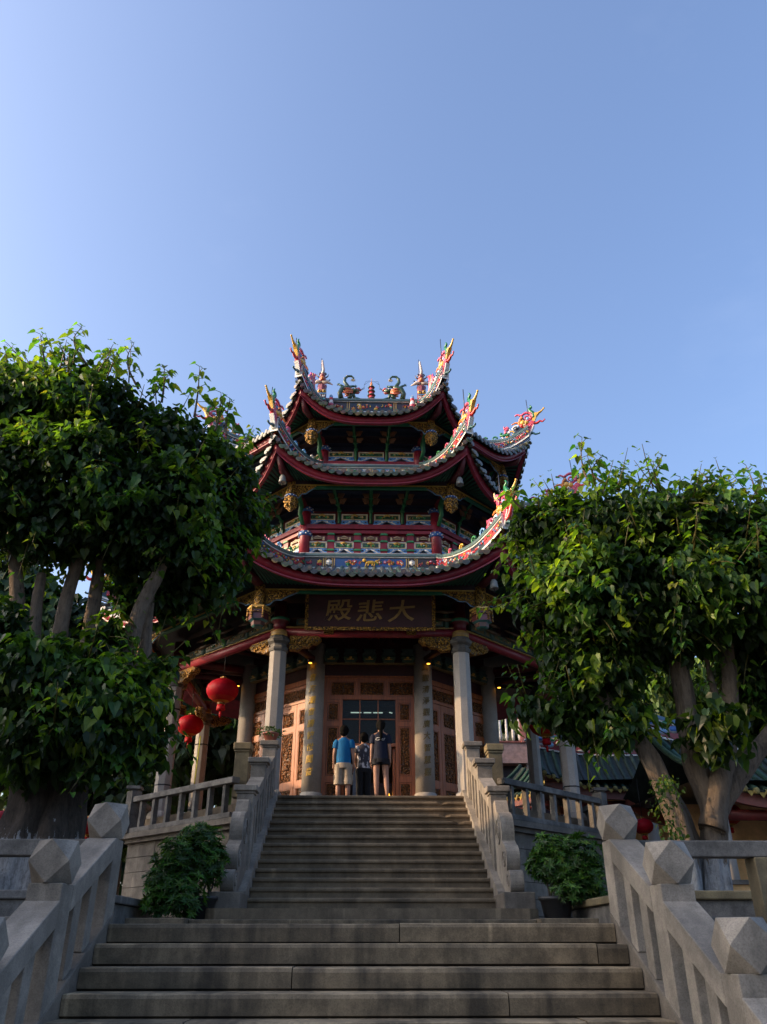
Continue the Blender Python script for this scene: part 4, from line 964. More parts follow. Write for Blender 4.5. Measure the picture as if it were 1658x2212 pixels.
for k in VIS:
    P = FP(k, AD); h = AD*TAN-.02
    if k == 0:
        b = MB()
        fbox(b, P, -h, h, 5.60, 5.64, -.06, .03, DRED)
        for (x0, x1, y0, y1) in ((-h, h, 5.52, 5.598), (-h, h, 5.07, 5.15), (-.98, -.93, 5.152, 5.518), (-.325, -.245, 5.152, 5.518), (.38, .46, 5.152, 5.518), (1.08, 1.12, 5.152, 5.518),
                                 (-h, -1.09, 5.152, 5.518), (-1.10, -.98, 5.152, 5.519), (1.121, h, 5.152, 5.518), (-h, -.98, FZ, 5.068), (-.70, -.625, FZ, 5.068), (.625, .70, FZ, 5.068), (.98, h, FZ, 5.068)): fbox(b, P, x0, x1, y0, y1, -.08, .0, (.4, .2, .1))
        for sg in (-1, 1):
            for (y0, y1) in ((2.502, 2.6), (3.18, 3.32), (4.44, 4.56), (5.0, 5.066)):
                x0, x1 = sorted((sg*.702, sg*.978)); fbox(b, P, x0, x1, y0, y1, -.08, -.002, (.4, .2, .1))
        fbox(b, P, -.623, .623, 3.98, 4.05, -.08, .004, (.4, .2, .1))
        dw = b.build('door_surround', M['wood'], wall)
        for i, (s0, s1) in enumerate(((-.925, -.33), (-.24, .375), (.465, 1.075))): carving(dw, P, s0, s1, 5.16, 5.51, -.03, 50+i); f = MB(); panel(f, P, s0, s1, 5.155, 5.515, -.028); f.build('panel_frame', M['wood'], dw)
        for sg in (-1, 1):
            for j, (y0, y1) in enumerate(((2.61, 3.17), (3.33, 4.43), (4.57, 4.99))):
                s0, s1 = sorted((sg*.71, sg*.97)); carving(dw, P, s0, s1, y0, y1, -.03, 60+j+sg*7); f = MB(); panel(f, P, s0, s1, y0, y1, -.026, .025); f.build('panel_frame', M['wood'], dw)
        b = MB(); fbox(b, P, -.622, .622, 4.052, 5.066, -.05, -.044, (.1, .1, .1)); tr = b.build('transom_window', M['glass'], wall)
        b = MB()
        for x in (-.215, .215): fbox(b, P, x-.012, x+.012, 4.055, 5.064, -.043, -.02, (.2, .08, .05))
        for x0, x1 in ((-.62, -.228), (-.202, .202), (.228, .62)): fbox(b, P, x0, x1, 4.60, 4.622, -.043, -.02, (.2, .08, .05))
        b.build('glazing_bars', M['wood'], tr)
        # folded door leaves seen edge on inside the opening
        for sg in (-1, 1):
            b = MB(); Q = FP(0, AD-.12); x0, x1 = sorted((sg*.56, sg*.615)); fbox(b, Q, x0, x1, FZ+.005, 3.97, -.62, 0, (.4, .2, .1)); b.build('door_leaf', M['wood'], wall)
    else:
        b = MB(); fbox(b, P, -h, h, 5.50, 5.62, -.08, .02, DRED); fbox(b, P, -h, h, FZ+.003, 5.498, -.12, -.06, (.3, .12, .06)); dw = b.build('door_wall', M['wood'], wall)
        n = 4; w_ = 2*h/n
        for i in range(n):
            s0, s1 = -h+i*w_+.006, -h+(i+1)*w_-.006; b = MB(); st = .085
            zs = [FZ+.01, 2.60, 3.12, 3.26, 4.42, 4.54, 4.92, 5.02, 5.40, 5.49]
            for (x0, x1, y0, y1) in ((s0, s0+st, zs[0], 5.06), (s1-st, s1, zs[0], 5.06), (s0+st, s1-st, zs[0], zs[1]), (s0+st, s1-st, zs[2], zs[3]), (s0+st, s1-st, zs[4], zs[5]), (s0+st, s1-st, zs[6], 5.06)): fbox(b, P, x0, x1, y0, y1, -.058, 0, (.4, .2, .1))
            lf = b.build('door_leaf', M['wood'], wall)
            for j, (y0, y1) in enumerate(((zs[1], zs[2]), (zs[3], zs[4]), (zs[5], zs[6]))):
                carving(lf, P, s0+st+.01, s1-st-.01, y0+.01, y1-.01, -.036, 100+k*17+i*5+j); f = MB(); panel(f, P, s0+st, s1-st, y0, y1, -.03, .022); f.build('panel_frame', M['wood'], lf)
            if i in (1, 2):
                f = MB(); f.ell(P((s1-.12 if i == 1 else s0+.12), 3.02, -.0), (.035, .035, .035)); f.build('ring_handle', M['gold'], lf)
        for i in range(2):
            s0, s1 = -h+i*h+.006, -h+(i+1)*h-.006; b = MB()
            for (x0, x1, y0, y1) in ((s0, s0+.09, 5.075, 5.49), (s1-.09, s1, 5.075, 5.49), (s0+.09, s1-.09, 5.075, 5.13), (s0+.09, s1-.09, 5.43, 5.49)): fbox(b, P, x0, x1, y0, y1, -.058, 0, (.4, .2, .1))
            lt = b.build('lintel_panel', M['wood'], wall); carving(lt, P, s0+.10, s1-.10, 5.135, 5.425, -.036, 200+k*9+i); f = MB(); panel(f, P, s0+.09, s1-.09, 5.13, 5.43, -.03, .022); f.build('panel_frame', M['wood'], lt)
b = MB()
for k in (3, 4, 5):
    P = FP(k, AD); fbox(b, P, -AD*TAN, AD*TAN, FZ, 5.62, -.12, 0, (.3, .12, .06))
b.build('rear_wall', M['wood'], wall)
# interior lights and altar
P0 = V((HX, HY-.9, 0))
lt = thing('fluorescent_lamp', 'row of thin white fluorescent tubes glowing behind the transom glass', 'lamp', (HX-.1, HY-.9, 5.32))
b = MB()
b.box(HX-.7, HX+.7, HY-.95, HY-.85, 5.33, 5.37); b.build('fitting', M['iron'], lt)
b = MB()
for x0, x1 in ((-.42, -.14), (-.08, .12), (.17, .42)): b.tube([(HX+x0-.05, HY-.9, 5.31), (HX+x1-.05, HY-.9, 5.31)], .014, 8)
b.tube([(HX+.55, HY-.9, 5.32), (HX+.62, HY-.8, 5.33)], .014, 8); b.build('tube', M['tubelight'], lt)
al = thing('altar_table', 'dark altar table standing inside the open doorway', 'table', (HX, HY-1.6, FZ))
b = MB(); b.box(HX-.9, HX+.9, HY-1.9, HY-1.3, 3.28, 3.36, (.10, .03, .02)); b.build('table_top', M['paint'], al)
for sx in (-1, 1):
    for sy in (-1.85, -1.35): b = MB(); b.box(HX+sx*.84-.05, HX+sx*.84+.05, HY+sy-.04, HY+sy+.04, FZ+.003, 3.278, (.08, .025, .02)); b.build('leg', M['paint'], al)
b = MB(); b.box(HX-.8, HX+.8, HY-1.885, HY-1.86, 2.7, 3.277, (.10, .05, .02)); b.build('apron', M['paint'], al)
nb = thing('notice_board', 'pale grey glass notice board standing in the doorway', 'board', (HX-.18, HY-2.3, FZ))
b = MB(); b.box(HX-.36, HX-.02, HY-2.32, HY-2.29, 2.95, 3.75, (.30, .36, .42)); b.build('board', M['paint'], nb)
b = MB()
for x in (-.38, -.0): b.tube([(HX+x, HY-2.3, FZ+.01), (HX+x, HY-2.3, 3.8)], .018, 6, (.03, .03, .03))
b.build('frame', M['iron'], nb)
ol = thing('oil_lamp', 'small glowing oil lamp low in the doorway beside the woman in dark shorts', 'lamp', (HX+.47, HY-2.45, FZ))
b = MB(); b.lathe([(.10, FZ+.01), (.03, FZ+.05), (.03, FZ+.35), (.10, FZ+.40), (.12, FZ+.46)], (HX+.47, HY-2.45, 0), 12, (.3, .2, .05)); b.build('bowl', M['gold'], ol)
b = MB(); b.lathe([(.02, FZ+.46), (.035, FZ+.50), (.001, FZ+.58)], (HX+.47, HY-2.45, 0), 8); b.build('flame', M['amber'], ol)
# name plaque
pq = thing('name_plaque', 'dark red plaque with gilded characters hanging under the lowest eave', 'plaque', (HX, HY-5.3, 6.05))
tl = R(14); ux, uy, un = V((1, 0, 0)), V((0, -math.sin(tl), math.cos(tl))), V((0, -math.cos(tl), -math.sin(tl)))
pc = V((HX+.0, 16.60, 6.46)); PL = lambda x, y, o=0: pc+ux*x+uy*y+un*o
b = MB(); b.prism([(-1.40, -.40), (1.40, -.40), (1.40, .40), (-1.40, .40)], PL, -.06, .0, (.05, .006, .010)); b.build('board', M['paint'], pq)
b = MB()
for (x0, x1, y0, y1) in ((-1.44, 1.44, -.44, -.365), (-1.44, 1.44, .365, .44), (-1.44, -1.365, -.364, .364), (1.365, 1.44, -.364, .364)): b.prism([(x0, y0), (x1, y0), (x1, y1), (x0, y1)], PL, .001, .03)
M['dullgold'] = m_gold(); M['dullgold'].name = 'dull_gilding'
b.build('frame', M['dullgold'], pq)
M['plaquegilt'] = m_plain('dull_gilt_character', (.33, .19, .05), .45, .3, 14, .1, .0)
for i, ch in enumerate('殿悲大'):
    vs, fs = text_mesh(ch, .55, .008, .006); b = MB(); b.add([PL((-.70, .0, .70)[i]+v.x*1.12+.10*v.y, v.y*.92+v.x*.08, .014+v.z) for v in vs], fs); b.build('character', M['plaquegilt'], pq)
for x in (-.92, .92): b = MB(); b.box(HX+x-.11, HX+x+.11, 16.86, 16.95, 6.02, 6.15); b.build('support_block', M['gold'], pq)
# ------------------------------------------------------------------ lanterns
def lantern(loc, s, label, drop=.25, group='round red silk lanterns hung about the temple'):
    t = thing('red_lantern', label, 'lantern', loc, group); x, y, z = loc; c = (x, y, 0)
    prof = [(.10, z-.30), (.20, z-.27), (.33, z-.18), (.395, z-.06), (.405, z+.02), (.38, z+.12), (.29, z+.22), (.18, z+.275), (.09, z+.30)]
    prof = [(r*s, z+(q-z)*s) for r, q in prof]
    rd = (.42, .005, .018); b = MB(); b.lathe(prof, c, 48, rd, True, cols=[(.5, .25, .03), (.40, .03, .02), rd, rd, rd, rd, rd, rd], rib=.075); sh = b.build('shade', M['lantern'], t)
    b = MB(); b.lathe([(.09*s, z+.301*s), (.085*s, z+.35*s), (.05*s, z+.36*s)], c, 16, GLD); b.lathe([(.05*s, z-.36*s), (.105*s, z-.345*s), (.11*s, z-.305*s)], c, 16, GLD); b.build('gilt_cap', M['gold'], t)
    b = MB(); b.lathe([(.10*s, z-.50*s), (.115*s, z-.48*s), (.10*s, z-.361*s)], c, 20, (.5, .015, .02), rib=.12); b.tube([(x, y, z-.5*s), (x, y, z-.60*s), (x, y, z-.68*s)], [.012*s, .035*s, .02*s], 8, (.5, .015, .02)); b.build('tassel', M['lantern'], t)
    b = MB(); b.tube([(x, y, z+.36*s), (x, y, z+.36*s+drop)], .008, 5, (.25, .02, .02)); b.build('hanging_cord', M['iron'], t)
lantern(tuple(at(481, 1492, 18.4)), .92, 'large red lantern hanging nearest the left front column under the red beam', .85)
lantern(tuple(at(411, 1567, 21.6)), .88, 'red lantern hanging lower and farther back by the left rear column', .9)
lantern(tuple(at(1178, 1565, 20.2)), 1.0, 'dark red lantern half hidden by leaves beside the right columns', .9)
lantern(tuple(at(1390, 1785, 20.6)), .60, 'small red lantern lit from above over the bright wall on the right', .9)
lantern(tuple(at(1571, 1759, 20.6)), .86, 'dim red lantern in shade behind the right tree trunk', .8)
lantern(tuple(at(8, 1775, 19)), .75, 'dim red lantern at the far left edge behind the old trunk', .9)
lantern(tuple(at(192, 1785, 20.5)), .68, 'dim red lantern in the dark between the old trunk and the left post head', .9)
# wind bells
def bell(loc, label):
    t = thing('wind_bell', label, 'bell', loc, 'small grey wind bells under the eave corners'); x, y, z = loc; b = MB()
    b.lathe([(.10, z-.18), (.085, z-.12), (.075, z-.02), (.04, z+.03), (.001, z+.04)], (x, y, 0), 12, (.22, .23, .22)); b.build('bell_body', M['paint'], t)
    b = MB(); b.tube([(x, y, z+.03), (x, y, z+.5)], .008, 5, (.1, .1, .1)); b.tube([(x, y, z-.1), (x, y, z-.26)], .015, 5, (.2, .2, .2)); b.build('hanger', M['iron'], t)
for t, k, lab in ((T2, -1, 'grey wind bell under the left front corner of the middle eave'), (T2, 0, 'grey wind bell under the right front corner of the middle eave'), (T1, 0, 'grey wind bell under the right front corner of the lowest eave')):
    r, z = hip(t, .12); bell(tuple(CP(k)(r-.25, z-.75)), lab)
# cords beside the columns
for (u, v0, v1, D, lab) in ((362, 1440, 1720, 20.3, 'yellow green cord hanging beside the left front side column'), (434, 1590, 1700, 23.6, 'yellow green cord hanging beside the left rear column'), (1260, 1560, 1710, 20.3, 'yellow green cord hanging beside the right side column')):
    a, c = at(u, v0, D), at(u-14 if u < 800 else u+14, v1, D); b = MB(); b.tube([a, (a+c)/2+V((0, 0, -.05)), c], .016, 5, (.42, .45, .05)); tag(b.build('hanging_cord', M['cloth']), lab, 'cord')
# ------------------------------------------------------------------ three visitors at the door (all seen from behind)
def person(label, loc, H, heading, arms, legs, female=False):
    t = thing('person', label, 'person', loc); t.rotation_euler.z = heading
    vs, es, rs, roots = [], [], [], []
    def ad(p, r, par=None, root=False):
        vs.append(tuple(q*H for q in p)); rs.append((r[0]*H, r[1]*H) if isinstance(r, tuple) else (r*H, r*H)); i = len(vs)-1
        if par is not None: es.append((par, i))
        if root: roots.append(i)
        return i
    pel = ad((0, 0, .53), (.082, .058), None, True)
    wa = ad((0, .004, .60), (.070 if female else .078, .05), pel); ch = ad((0, 0, .70), (.085, .058), wa); sh = ad((0, -.005, .79), (.075, .05), ch)
    nk = ad((0, 0, .845), .030, sh); hd0 = ad((0, .008, .885), (.042, .046), nk); hd1 = ad((0, .008, .935), (.050, .058), hd0); ad((0, .004, .975), (.038, .044), hd1)
    for i, s in enumerate((-1, 1)):
        (kx, ky, kz), (ax, ay, az) = legs[i]
        hp = ad((s*.052, 0, .50), (.055, .055), pel); kn = ad((kx, ky, kz), (.036, .038), hp); cf = ad(((kx*.55+ax*.45), ky*.55+ay*.45-.008, kz*.58+az*.42), (.033, .036), kn)
        an = ad((ax, ay, az), (.021, .023), cf); ad((ax, ay+.07, max(az-.028, .014)), (.026, .014), an)
        (ex, ey, ez), (wx, wy, wz) = arms[i]
        so_ = ad((s*.092, -.003, .795), (.036, .036), sh); el = ad((ex, ey, ez), .025, so_); wr = ad((wx, wy, wz), (.017, .015), el)
        d = (V((wx, wy, wz))-V((ex, ey, ez))).normalized(); pm = V((wx, wy, wz))+d*.045; ad(tuple(pm), (.014, .022), wr)
        side = V((0, 1, 0))
        for f, (of, L) in enumerate(((-.014, .030), (-.005, .040), (.005, .043), (.014, .038))):
            b0 = pm+side*of+d*.01; p0 = ad(tuple(b0), .0052, None, True); p1 = ad(tuple(b0+d*L*.55+V((-s*.004, 0, 0))), .0050, p0); ad(tuple(b0+d*L+V((-s*.014, 0, 0))), .0042, p1)
        b0 = pm+side*.014-d*.02; p0 = ad(tuple(b0), .006, None, True); p1 = ad(tuple(b0+side*.016+d*.018), .0056, p0); ad(tuple(b0+side*.02+d*.036), .0045, p1)
    for s in (-1, 1):
        p0 = ad((s*.048, .0, .925), (.006, .012), None, True); ad((s*.053, -.004, .94), (.005, .011), p0)
    p0 = ad((0, .056, .925), .008, None, True); ad((0, .068, .913), .008, p0)
    me = bpy.data.meshes.new('body'); me.from_pydata(vs, es, []); me.materials.append(M['skin']); o = bpy.data.objects.new('body', me); COL.objects.link(o); o.parent = t
    md = o.modifiers.new('skin', 'SKIN'); md.use_smooth_shade = True
    for i, sv in enumerate(me.skin_vertices[0].data): sv.radius = rs[i]; sv.use_root = i in roots
    sb = o.modifiers.new('sub', 'SUBSURF'); sb.levels = 1; sb.render_levels = 1
    return t
def local_build(b, name, mat, t, label=None):       # garments are modelled in the person's own axes
    ob = b.build(name, mat, None, label); ob.parent = t; return ob
def shirt(t, H, arms, col, hem=.50, female=False, hood=None, sleeve=.55, mat='cloth', wide=1.):
    b = MB(); q = wide
    b.loft([(V((0, 0, z))*H, rx*H*q, ry*H*q) for z, rx, ry in ((hem, .094, .072), (hem+.03, .095, .073), (.60, .090 if female else .098, .068), (.68, .094, .07), (.745, .100, .07), (.79, .102, .06), (.815, .085, .05), (.835, .048, .042), (.845, .044, .04))], 18, col)
    for i, s in enumerate((-1, 1)):
        (ex, ey, ez), _ = arms[i]; a, e = V((s*.088, 0, .795)), V((ex, ey, ez)); d = e-a; x = V((0, 1, 0)); y = d.normalized().cross(x)
        b.loft([((a+d*f)*H, r*H, r*H, x, y) for f, r in ((-.12, .034), (.1, .05), (sleeve*.6, .047), (sleeve, .046))], 12, col)
    return local_build(b, 'shirt', M[mat], t)
def hair(t, H, long_=False):
    b = MB()
    b.ell(V((0, -.010, .942))*H, (.062*H, .068*H, .066*H), (.01, .01, .01), 18, 12); b.ell(V((0, -.030, .905))*H, (.052*H, .040*H, .048*H), (.01, .01, .01), 12, 8)
    if long_:
        b.tube([V(p)*H for p in ((0, -.06, .945), (0, -.085, .93), (.004, -.085, .86), (.008, -.075, .78), (.004, -.08, .72))], [.02*H, .028*H, .026*H, .022*H, .006*H], 10)
    return local_build(b, 'hair', M['hair'], t)
def legs_cloth(t, H, legs, col, hem_f, name, top=.545, flare=1., mat='cloth'):
    b = MB(); b.loft([(V((0, 0, z))*H, rx*H, ry*H) for z, rx, ry in ((.455, .095, .075), (.50, .101, .077), (top, .093, .07))], 18, col)
    for i, s in enumerate((-1, 1)):
        k, a = V(legs[i][0]), V(legs[i][1]); hp = V((s*.052, 0, .50)); rings = []
        for f in [j/6*hem_f for j in range(7)]:
            p = hp+(k-hp)*min(f, 1) if f <= 1 else k+(a-k)*(f-1)
            r = (.066+(.052-.066)*min(f, 1)) if f <= 1 else .052+(.043-.052)*(f-1)
            if f > .8*hem_f: r *= flare
            rings.append((p*H, r*H, r*1.05*H))
        b.loft(rings, 14, col)
        if name == 'cargo_shorts':
            p = hp+(k-hp)*.72; x0 = (p.x+s*.045)*H; b.box(min(x0, x0+s*.022*H), max(x0, x0+s*.022*H), (p.y-.03)*H, (p.y+.04)*H, (p.z-.05)*H, (p.z+.03)*H, tuple(q*.9 for q in col))
    return local_build(b, name, M[mat], t)
def shoes(t, H, legs, col, name):
    b = MB()
    for (k, a) in legs:
        b.box((a[0]-.03)*H, (a[0]+.03)*H, (a[1]-.035)*H, (a[1]+.115)*H, (a[2]-.044)*H, (a[2]-.030)*H, col); b.tube([V((a[0]-.03, a[1]+.03, a[2]-.03))*H, V((a[0], a[1]+.04, a[2]-.0))*H, V((a[0]+.03, a[1]+.03, a[2]-.03))*H], .008*H, 6, col)
    return local_build(b, name, M['cloth'], t)
# man in blue
AR = [((-.122, -.012, .635), (-.128, .02, .50)), ((.122, -.012, .635), (.125, .03, .50))]
LG = [((-.06, .008, .285), (-.064, -.004, .046)), ((.058, .006, .285), (.062, -.008, .046))]
H = 1.66; t = person('man in a bright blue T-shirt and beige cargo shorts seen from behind', (-.46, 17.62, FZ+.003), H, R(-4), AR, LG)
shirt(t, H, AR, (.004, .13, .33), .50); legs_cloth(t, H, LG, (.40, .33, .25), 1.12, 'cargo_shorts', .53, 1.18); hair(t, H); shoes(t, H, LG, (.04, .04, .045), 'shoes')
# woman in patterned blouse
AR = [((-.118, .02, .64), (-.09, .10, .58)), ((.118, .0, .64), (.12, .05, .52))]
LG = [((-.05, .0, .285), (-.052, 0, .046)), ((.05, .0, .285), (.052, .0, .046))]
H = 1.56; t = person('woman in a dark blouse patterned with pale leaves and black trousers between the two others', (-.03, 17.85, FZ+.003), H, R(10), AR, LG, True)
tm = NT('leaf_print_cloth'); vo = tm.N('ShaderNodeTexVoronoi', Scale=13.); tm.L(tm.mapped((1, 1, .6)), vo.inputs['Vector']); k_ = tm.mix(.5, vo.outputs['Distance'], tm.noise(14, 3)); tm.base(tm.ramp(k_, [(.40, (.5, .47, .48)), (.47, (.03, .028, .04))])); tm.set(Roughness=.8); M['print'] = tm.m
shirt(t, H, AR, (.1, .1, .1), .47, True, None, .5, 'print', 1.03); legs_cloth(t, H, LG, (.008, .008, .01), 1.85, 'trousers', .53, 1.1); hair(t, H); shoes(t, H, LG, (.01, .01, .01), 'shoes')
# woman in navy
AR = [((-.115, -.01, .635), (-.122, .0, .495)), ((.115, -.015, .635), (.12, .01, .495))]
LG = [((-.055, .004, .285), (-.05, -.01, .046)), ((.066, .02, .287), (.085, -.045, .06))]
H = 1.60; t = person('woman with long dark hair in a navy top, dark shorts and sandals stepping up', (.32, 16.86, FZ+.003), H, R(-3), AR, LG, True)
sh_ = shirt(t, H, AR, (.006, .009, .026), .47, True, None, .62, 'cloth', 1.04); legs_cloth(t, H, LG, (.008, .008, .012), .33, 'shorts', .52, 1.05); hair(t, H, True); shoes(t, H, LG, (.35, .26, .2), 'sandals')
b = MB()       # pale swirl print on the back
f = lambda x, z: V((x, -.0735*1.04*math.sqrt(max(0, 1-(x/.108)**2))-.003, z))*H
b.tube([f(-.055, .755), f(-.06, .735), f(-.04, .727), f(-.015, .73), f(.0, .742), f(.02, .728), f(.04, .729), f(.05, .738)], .0035*H, 5, WHT); b.tube([f(-.055, .757), f(-.02, .760), f(.005, .752), f(.02, .742), f(.035, .748)], .0035*H, 5, WHT); b.tube([f(.045, .752), f(.052, .748), f(.058, .755)], .003*H, 5, WHT)
local_build(b, 'back_print', M['cloth'], t)
# ------------------------------------------------------------------ fig trees with heart-shaped leaves
def leaf(b, p, nrm, tip, s, col, fold=.22, narrow=1.):
    n = nrm.normalized(); y = tip-n*tip.dot(n)
    if y.length < 1e-4: y = V((0, 0, -1))
    y.normalize(); x = y.cross(n)*narrow
    def q(u, v, h=0): return p+x*(u*s)+y*(v*s)+n*(h*s)
    vs = [q(0, 0), q(0, .40, -.02), q(0, .80, -.06), q(.02, 1.22, -.20), q(-.27, -.10, fold*.5), q(-.49, .20, fold), q(-.36, .62, fold*.55), q(.27, -.10, fold*.5), q(.49, .20, fold), q(.36, .62, fold*.55)]
    b.add(vs, [(0, 4, 5, 1), (1, 5, 6, 2), (2, 6, 3), (0, 1, 8, 7), (1, 2, 9, 8), (2, 3, 9)], col)
def blob(u, v, D, pu, pv, rd):
    c = at(u, v, D); m = pxm(c); return (c, V((pu*m, rd, pv*m)))
LEAFC = [(.030, .066, .017), (.038, .085, .018), (.05, .108, .02), (.075, .14, .022), (.03, .075, .026), (.125, .18, .024), (.062, .12, .02)]
def crown(name, parent, blobs, nclus, ls, seed, mat='leaf', per=(5, 9), cols=LEAFC, inner=.18, gap=.0, clus=.22, lit_share=.05, hole=-.02, sprays=0):
    rr = random.Random(seed); b = MB(); wts = [r.x*r.z+r.x*r.y+r.y*r.z for _, r in blobs]
    i = 0; tries = 0
    while i < nclus and tries < nclus*6:
        tries += 1
        k = rr.choices(range(len(blobs)), wts)[0]; c, r = blobs[k]
        d = V((rr.gauss(0, 1), rr.gauss(0, 1), rr.gauss(0, 1))).normalized()
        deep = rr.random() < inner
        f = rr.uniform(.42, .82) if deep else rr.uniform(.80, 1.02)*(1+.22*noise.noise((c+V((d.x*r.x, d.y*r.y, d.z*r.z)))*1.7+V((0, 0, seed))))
        p = c+V((d.x*r.x, d.y*r.y, d.z*r.z))*f
        if not deep and any(j != k and ((p-c2).x/r2.x)**2+((p-c2).y/r2.y)**2+((p-c2).z/r2.z)**2 < .55 for j, (c2, r2) in enumerate(blobs)): continue
        nz = noise.noise(p*.9+V((seed, 0, 0)))
        n2_ = noise.noise(p*2.6+V((0, seed, 0)))
        if not deep and (nz < -.30+gap or n2_ < hole+gap): continue
        i += 1
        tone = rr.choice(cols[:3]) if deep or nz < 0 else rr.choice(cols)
        if rr.random() < lit_share and not deep: tone = (.15, .22, .025)  # sunlit look of some clusters put into the leaf colour
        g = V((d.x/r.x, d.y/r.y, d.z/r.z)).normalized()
        shade = max(.38, min(1.35, .9+1.5*noise.noise(p*1.25+V((7, seed, 2)))+.25*g.z)) if not deep else .5  # crown shading put into leaf colour: interior darker, upward sides lighter
        for _ in range(rr.randint(*per)):
            o = V((rr.gauss(0, 1), rr.gauss(0, 1), rr.gauss(0, .9)))*clus*.6
            n = (g*.55+V((rr.gauss(0, .5), rr.gauss(0, .5), rr.gauss(.5, .45)))).normalized()
            tip = V((g.x*.35+rr.gauss(0, .28), g.y*.35+rr.gauss(0, .28), -1+rr.gauss(0, .25)))
            q = rr.uniform(.75, 1.25)*shade; leaf(b, p+o, n, tip, ls*rr.uniform(.6, 1.3), tuple(x*q for x in tone))
    for _ in range(sprays):
        k = rr.choices(range(len(blobs)), wts)[0]; c, r = blobs[k]; d = V((rr.gauss(0, 1), rr.gauss(0, 1), rr.gauss(.15, 1))).normalized()
        p = c+V((d.x*r.x, d.y*r.y, d.z*r.z))*.93
        if any(j != k and ((p-c2).x/r2.x)**2+((p-c2).y/r2.y)**2+((p-c2).z/r2.z)**2 < .8 for j, (c2, r2) in enumerate(blobs)): continue
        g = V((d.x/r.x, d.y/r.y, d.z/r.z)).normalized(); g = (g+V((rr.gauss(0, .3), rr.gauss(0, .3), rr.gauss(.15, .3)))).normalized(); L = rr.uniform(.28, .62)
        pts = [p+g*(L*f)+V((0, 0, (.16 if g.z > .3 else -.30)*L*f*f)) for f in (0, .35, .7, 1)]; b.tube(pts, [.012, .010, .007, .004], 4, (.10, .09, .03))
        tone = rr.choice(cols[2:]); n = rr.randint(6, 10)
        for j in range(n):
            f = .25+.75*(j+1)/n; q = p+g*(L*f)+V((0, 0, (.16 if g.z > .3 else -.30)*L*f*f)); an = j*2.4; o = V((math.cos(an), math.sin(an), rr.gauss(0, .3))); q2 = q+o*ls*.55
            leaf(b, q2, V((o.x*.4, o.y*.4, .9))+g*.4, o*.7+V((0, 0, -.9))+g*.3, ls*rr.uniform(.6, 1.15)*(1.1-.4*f), tuple(x*rr.uniform(.8, 1.3) for x in tone))
    return b.build(name, M[mat], parent)
def shoot(parent, base, tip, ls, seed, n=11, cols=LEAFC):
    rr = random.Random(seed); b = MB(); st = MB(); d = tip-base; side = V((rr.uniform(-.15, .15), rr.uniform(-.15, .15), 0))
    pts = [base+d*(i/8)+side*math.sin(i/8*math.pi) for i in range(9)]; st.tube(pts, [.022-.0022*i for i in range(9)], 5, (.12, .09, .05)); so_ = st.build('twig', M['bark'], parent)
    for i in range(n):
        f = .25+.75*(i+1)/n; p = base+d*f+side*math.sin(f*math.pi); an = i*2.4+rr.uniform(-.4, .4); o = V((math.cos(an), math.sin(an), .25))
        s = ls*(1.1-.45*f)*rr.uniform(.8, 1.15); pet = p+o*s*.8
        b.tube([p, pet], .006, 3, (.18, .22, .05)); leaf(b, pet, V((o.x*.5, o.y*.5, .8+rr.gauss(0, .3))), V((o.x, o.y, -.9)), s, tuple(x*rr.uniform(1., 1.9) for x in rr.choice(cols)))
    return b.build('shoot', M['leaf'], so_)
def limb(b, pts, r0, r1, n=12, seed=0, flute=.12):
    m = 5*(len(pts)-1); ps = []
    for i in range(m+1):
        x = i/5; k = min(int(x), len(pts)-2); f = x-k; p0, p1, p2, p3 = pts[max(k-1, 0)], pts[k], pts[k+1], pts[min(k+2, len(pts)-1)]
        ps.append(.5*(2*p1+(p2-p0)*f+(2*p0-5*p1+4*p2-p3)*f*f+(3*p1-p0-3*p2+p3)*f**3))
    b0 = len(b.v); b.tube(ps, [r0+(r1-r0)*(i/m)**.8 for i in range(m+1)], n)
    for j in range(b0, len(b.v)):
        i = (j-b0)//n; k = (j-b0) % n
        if i > m: break
        v = V(b.v[j]); c = ps[i]; d = v-c; s = 1+flute*(math.sin(k/n*2*math.pi*3+seed+i*.12)+.6*math.sin(k/n*2*math.pi*7+seed*2+i*.2))+.18*noise.noise(v*3+V((seed, 0, 0)))+.10*noise.noise(v*9)
        b.v[j] = tuple(c+d*s)

# left tree
lt_ = thing('fig_tree', 'old broad fig tree on the left with a whitewashed trunk and dense heart shaped leaves', 'tree', (-4.15, 10.9, .38), 'heart leaved fig trees flanking the stairs')
b = MB()
limb(b, [at(45, 1970, 10.8), at(62, 1890, 10.8), at(92, 1790, 10.9), at(112, 1680, 10.9), at(118, 1600, 10.9)], .56, .37, 44, 1, .12)
limb(b, [at(100, 1970, 10.4), at(104, 1850, 10.5), at(125, 1740, 10.7), at(148, 1650, 10.9)], .20, .17, 14, 4)
limb(b, [at(-20, 1970, 10.6), at(30, 1880, 10.6), at(80, 1760, 10.7)], .20, .12, 14, 2)
limb(b, [at(130, 1960, 10.7), at(138, 1850, 10.8), at(160, 1720, 10.9), at(185, 1640, 11)], .13, .15, 12, 7)
tk = b.build('trunk', M['barkl'], lt_)
for i, (pts, r0, r1) in enumerate((([(118, 1640), (125, 1420), (155, 1260), (205, 1120)], .15, .07), ([(150, 1640), (190, 1400), (212, 1250), (235, 1100)], .14, .07), ([(90, 1640), (45, 1400), (35, 1250), (20, 1080)], .14, .08), ([(175, 1640), (265, 1440), (305, 1310), (345, 1235), (385, 1130)], .15, .07), ([(180, 1620), (300, 1450), (318, 1350), (328, 1240)], .13, .07), ([(100, 1600), (75, 1380), (90, 1240)], .12, .07))):
    b = MB(); limb(b, [at(u, v, 11+.25*math.sin(i*2)) for u, v in pts], r0, r1, 10, i, .05); b.build('limb', M['bark'], lt_)
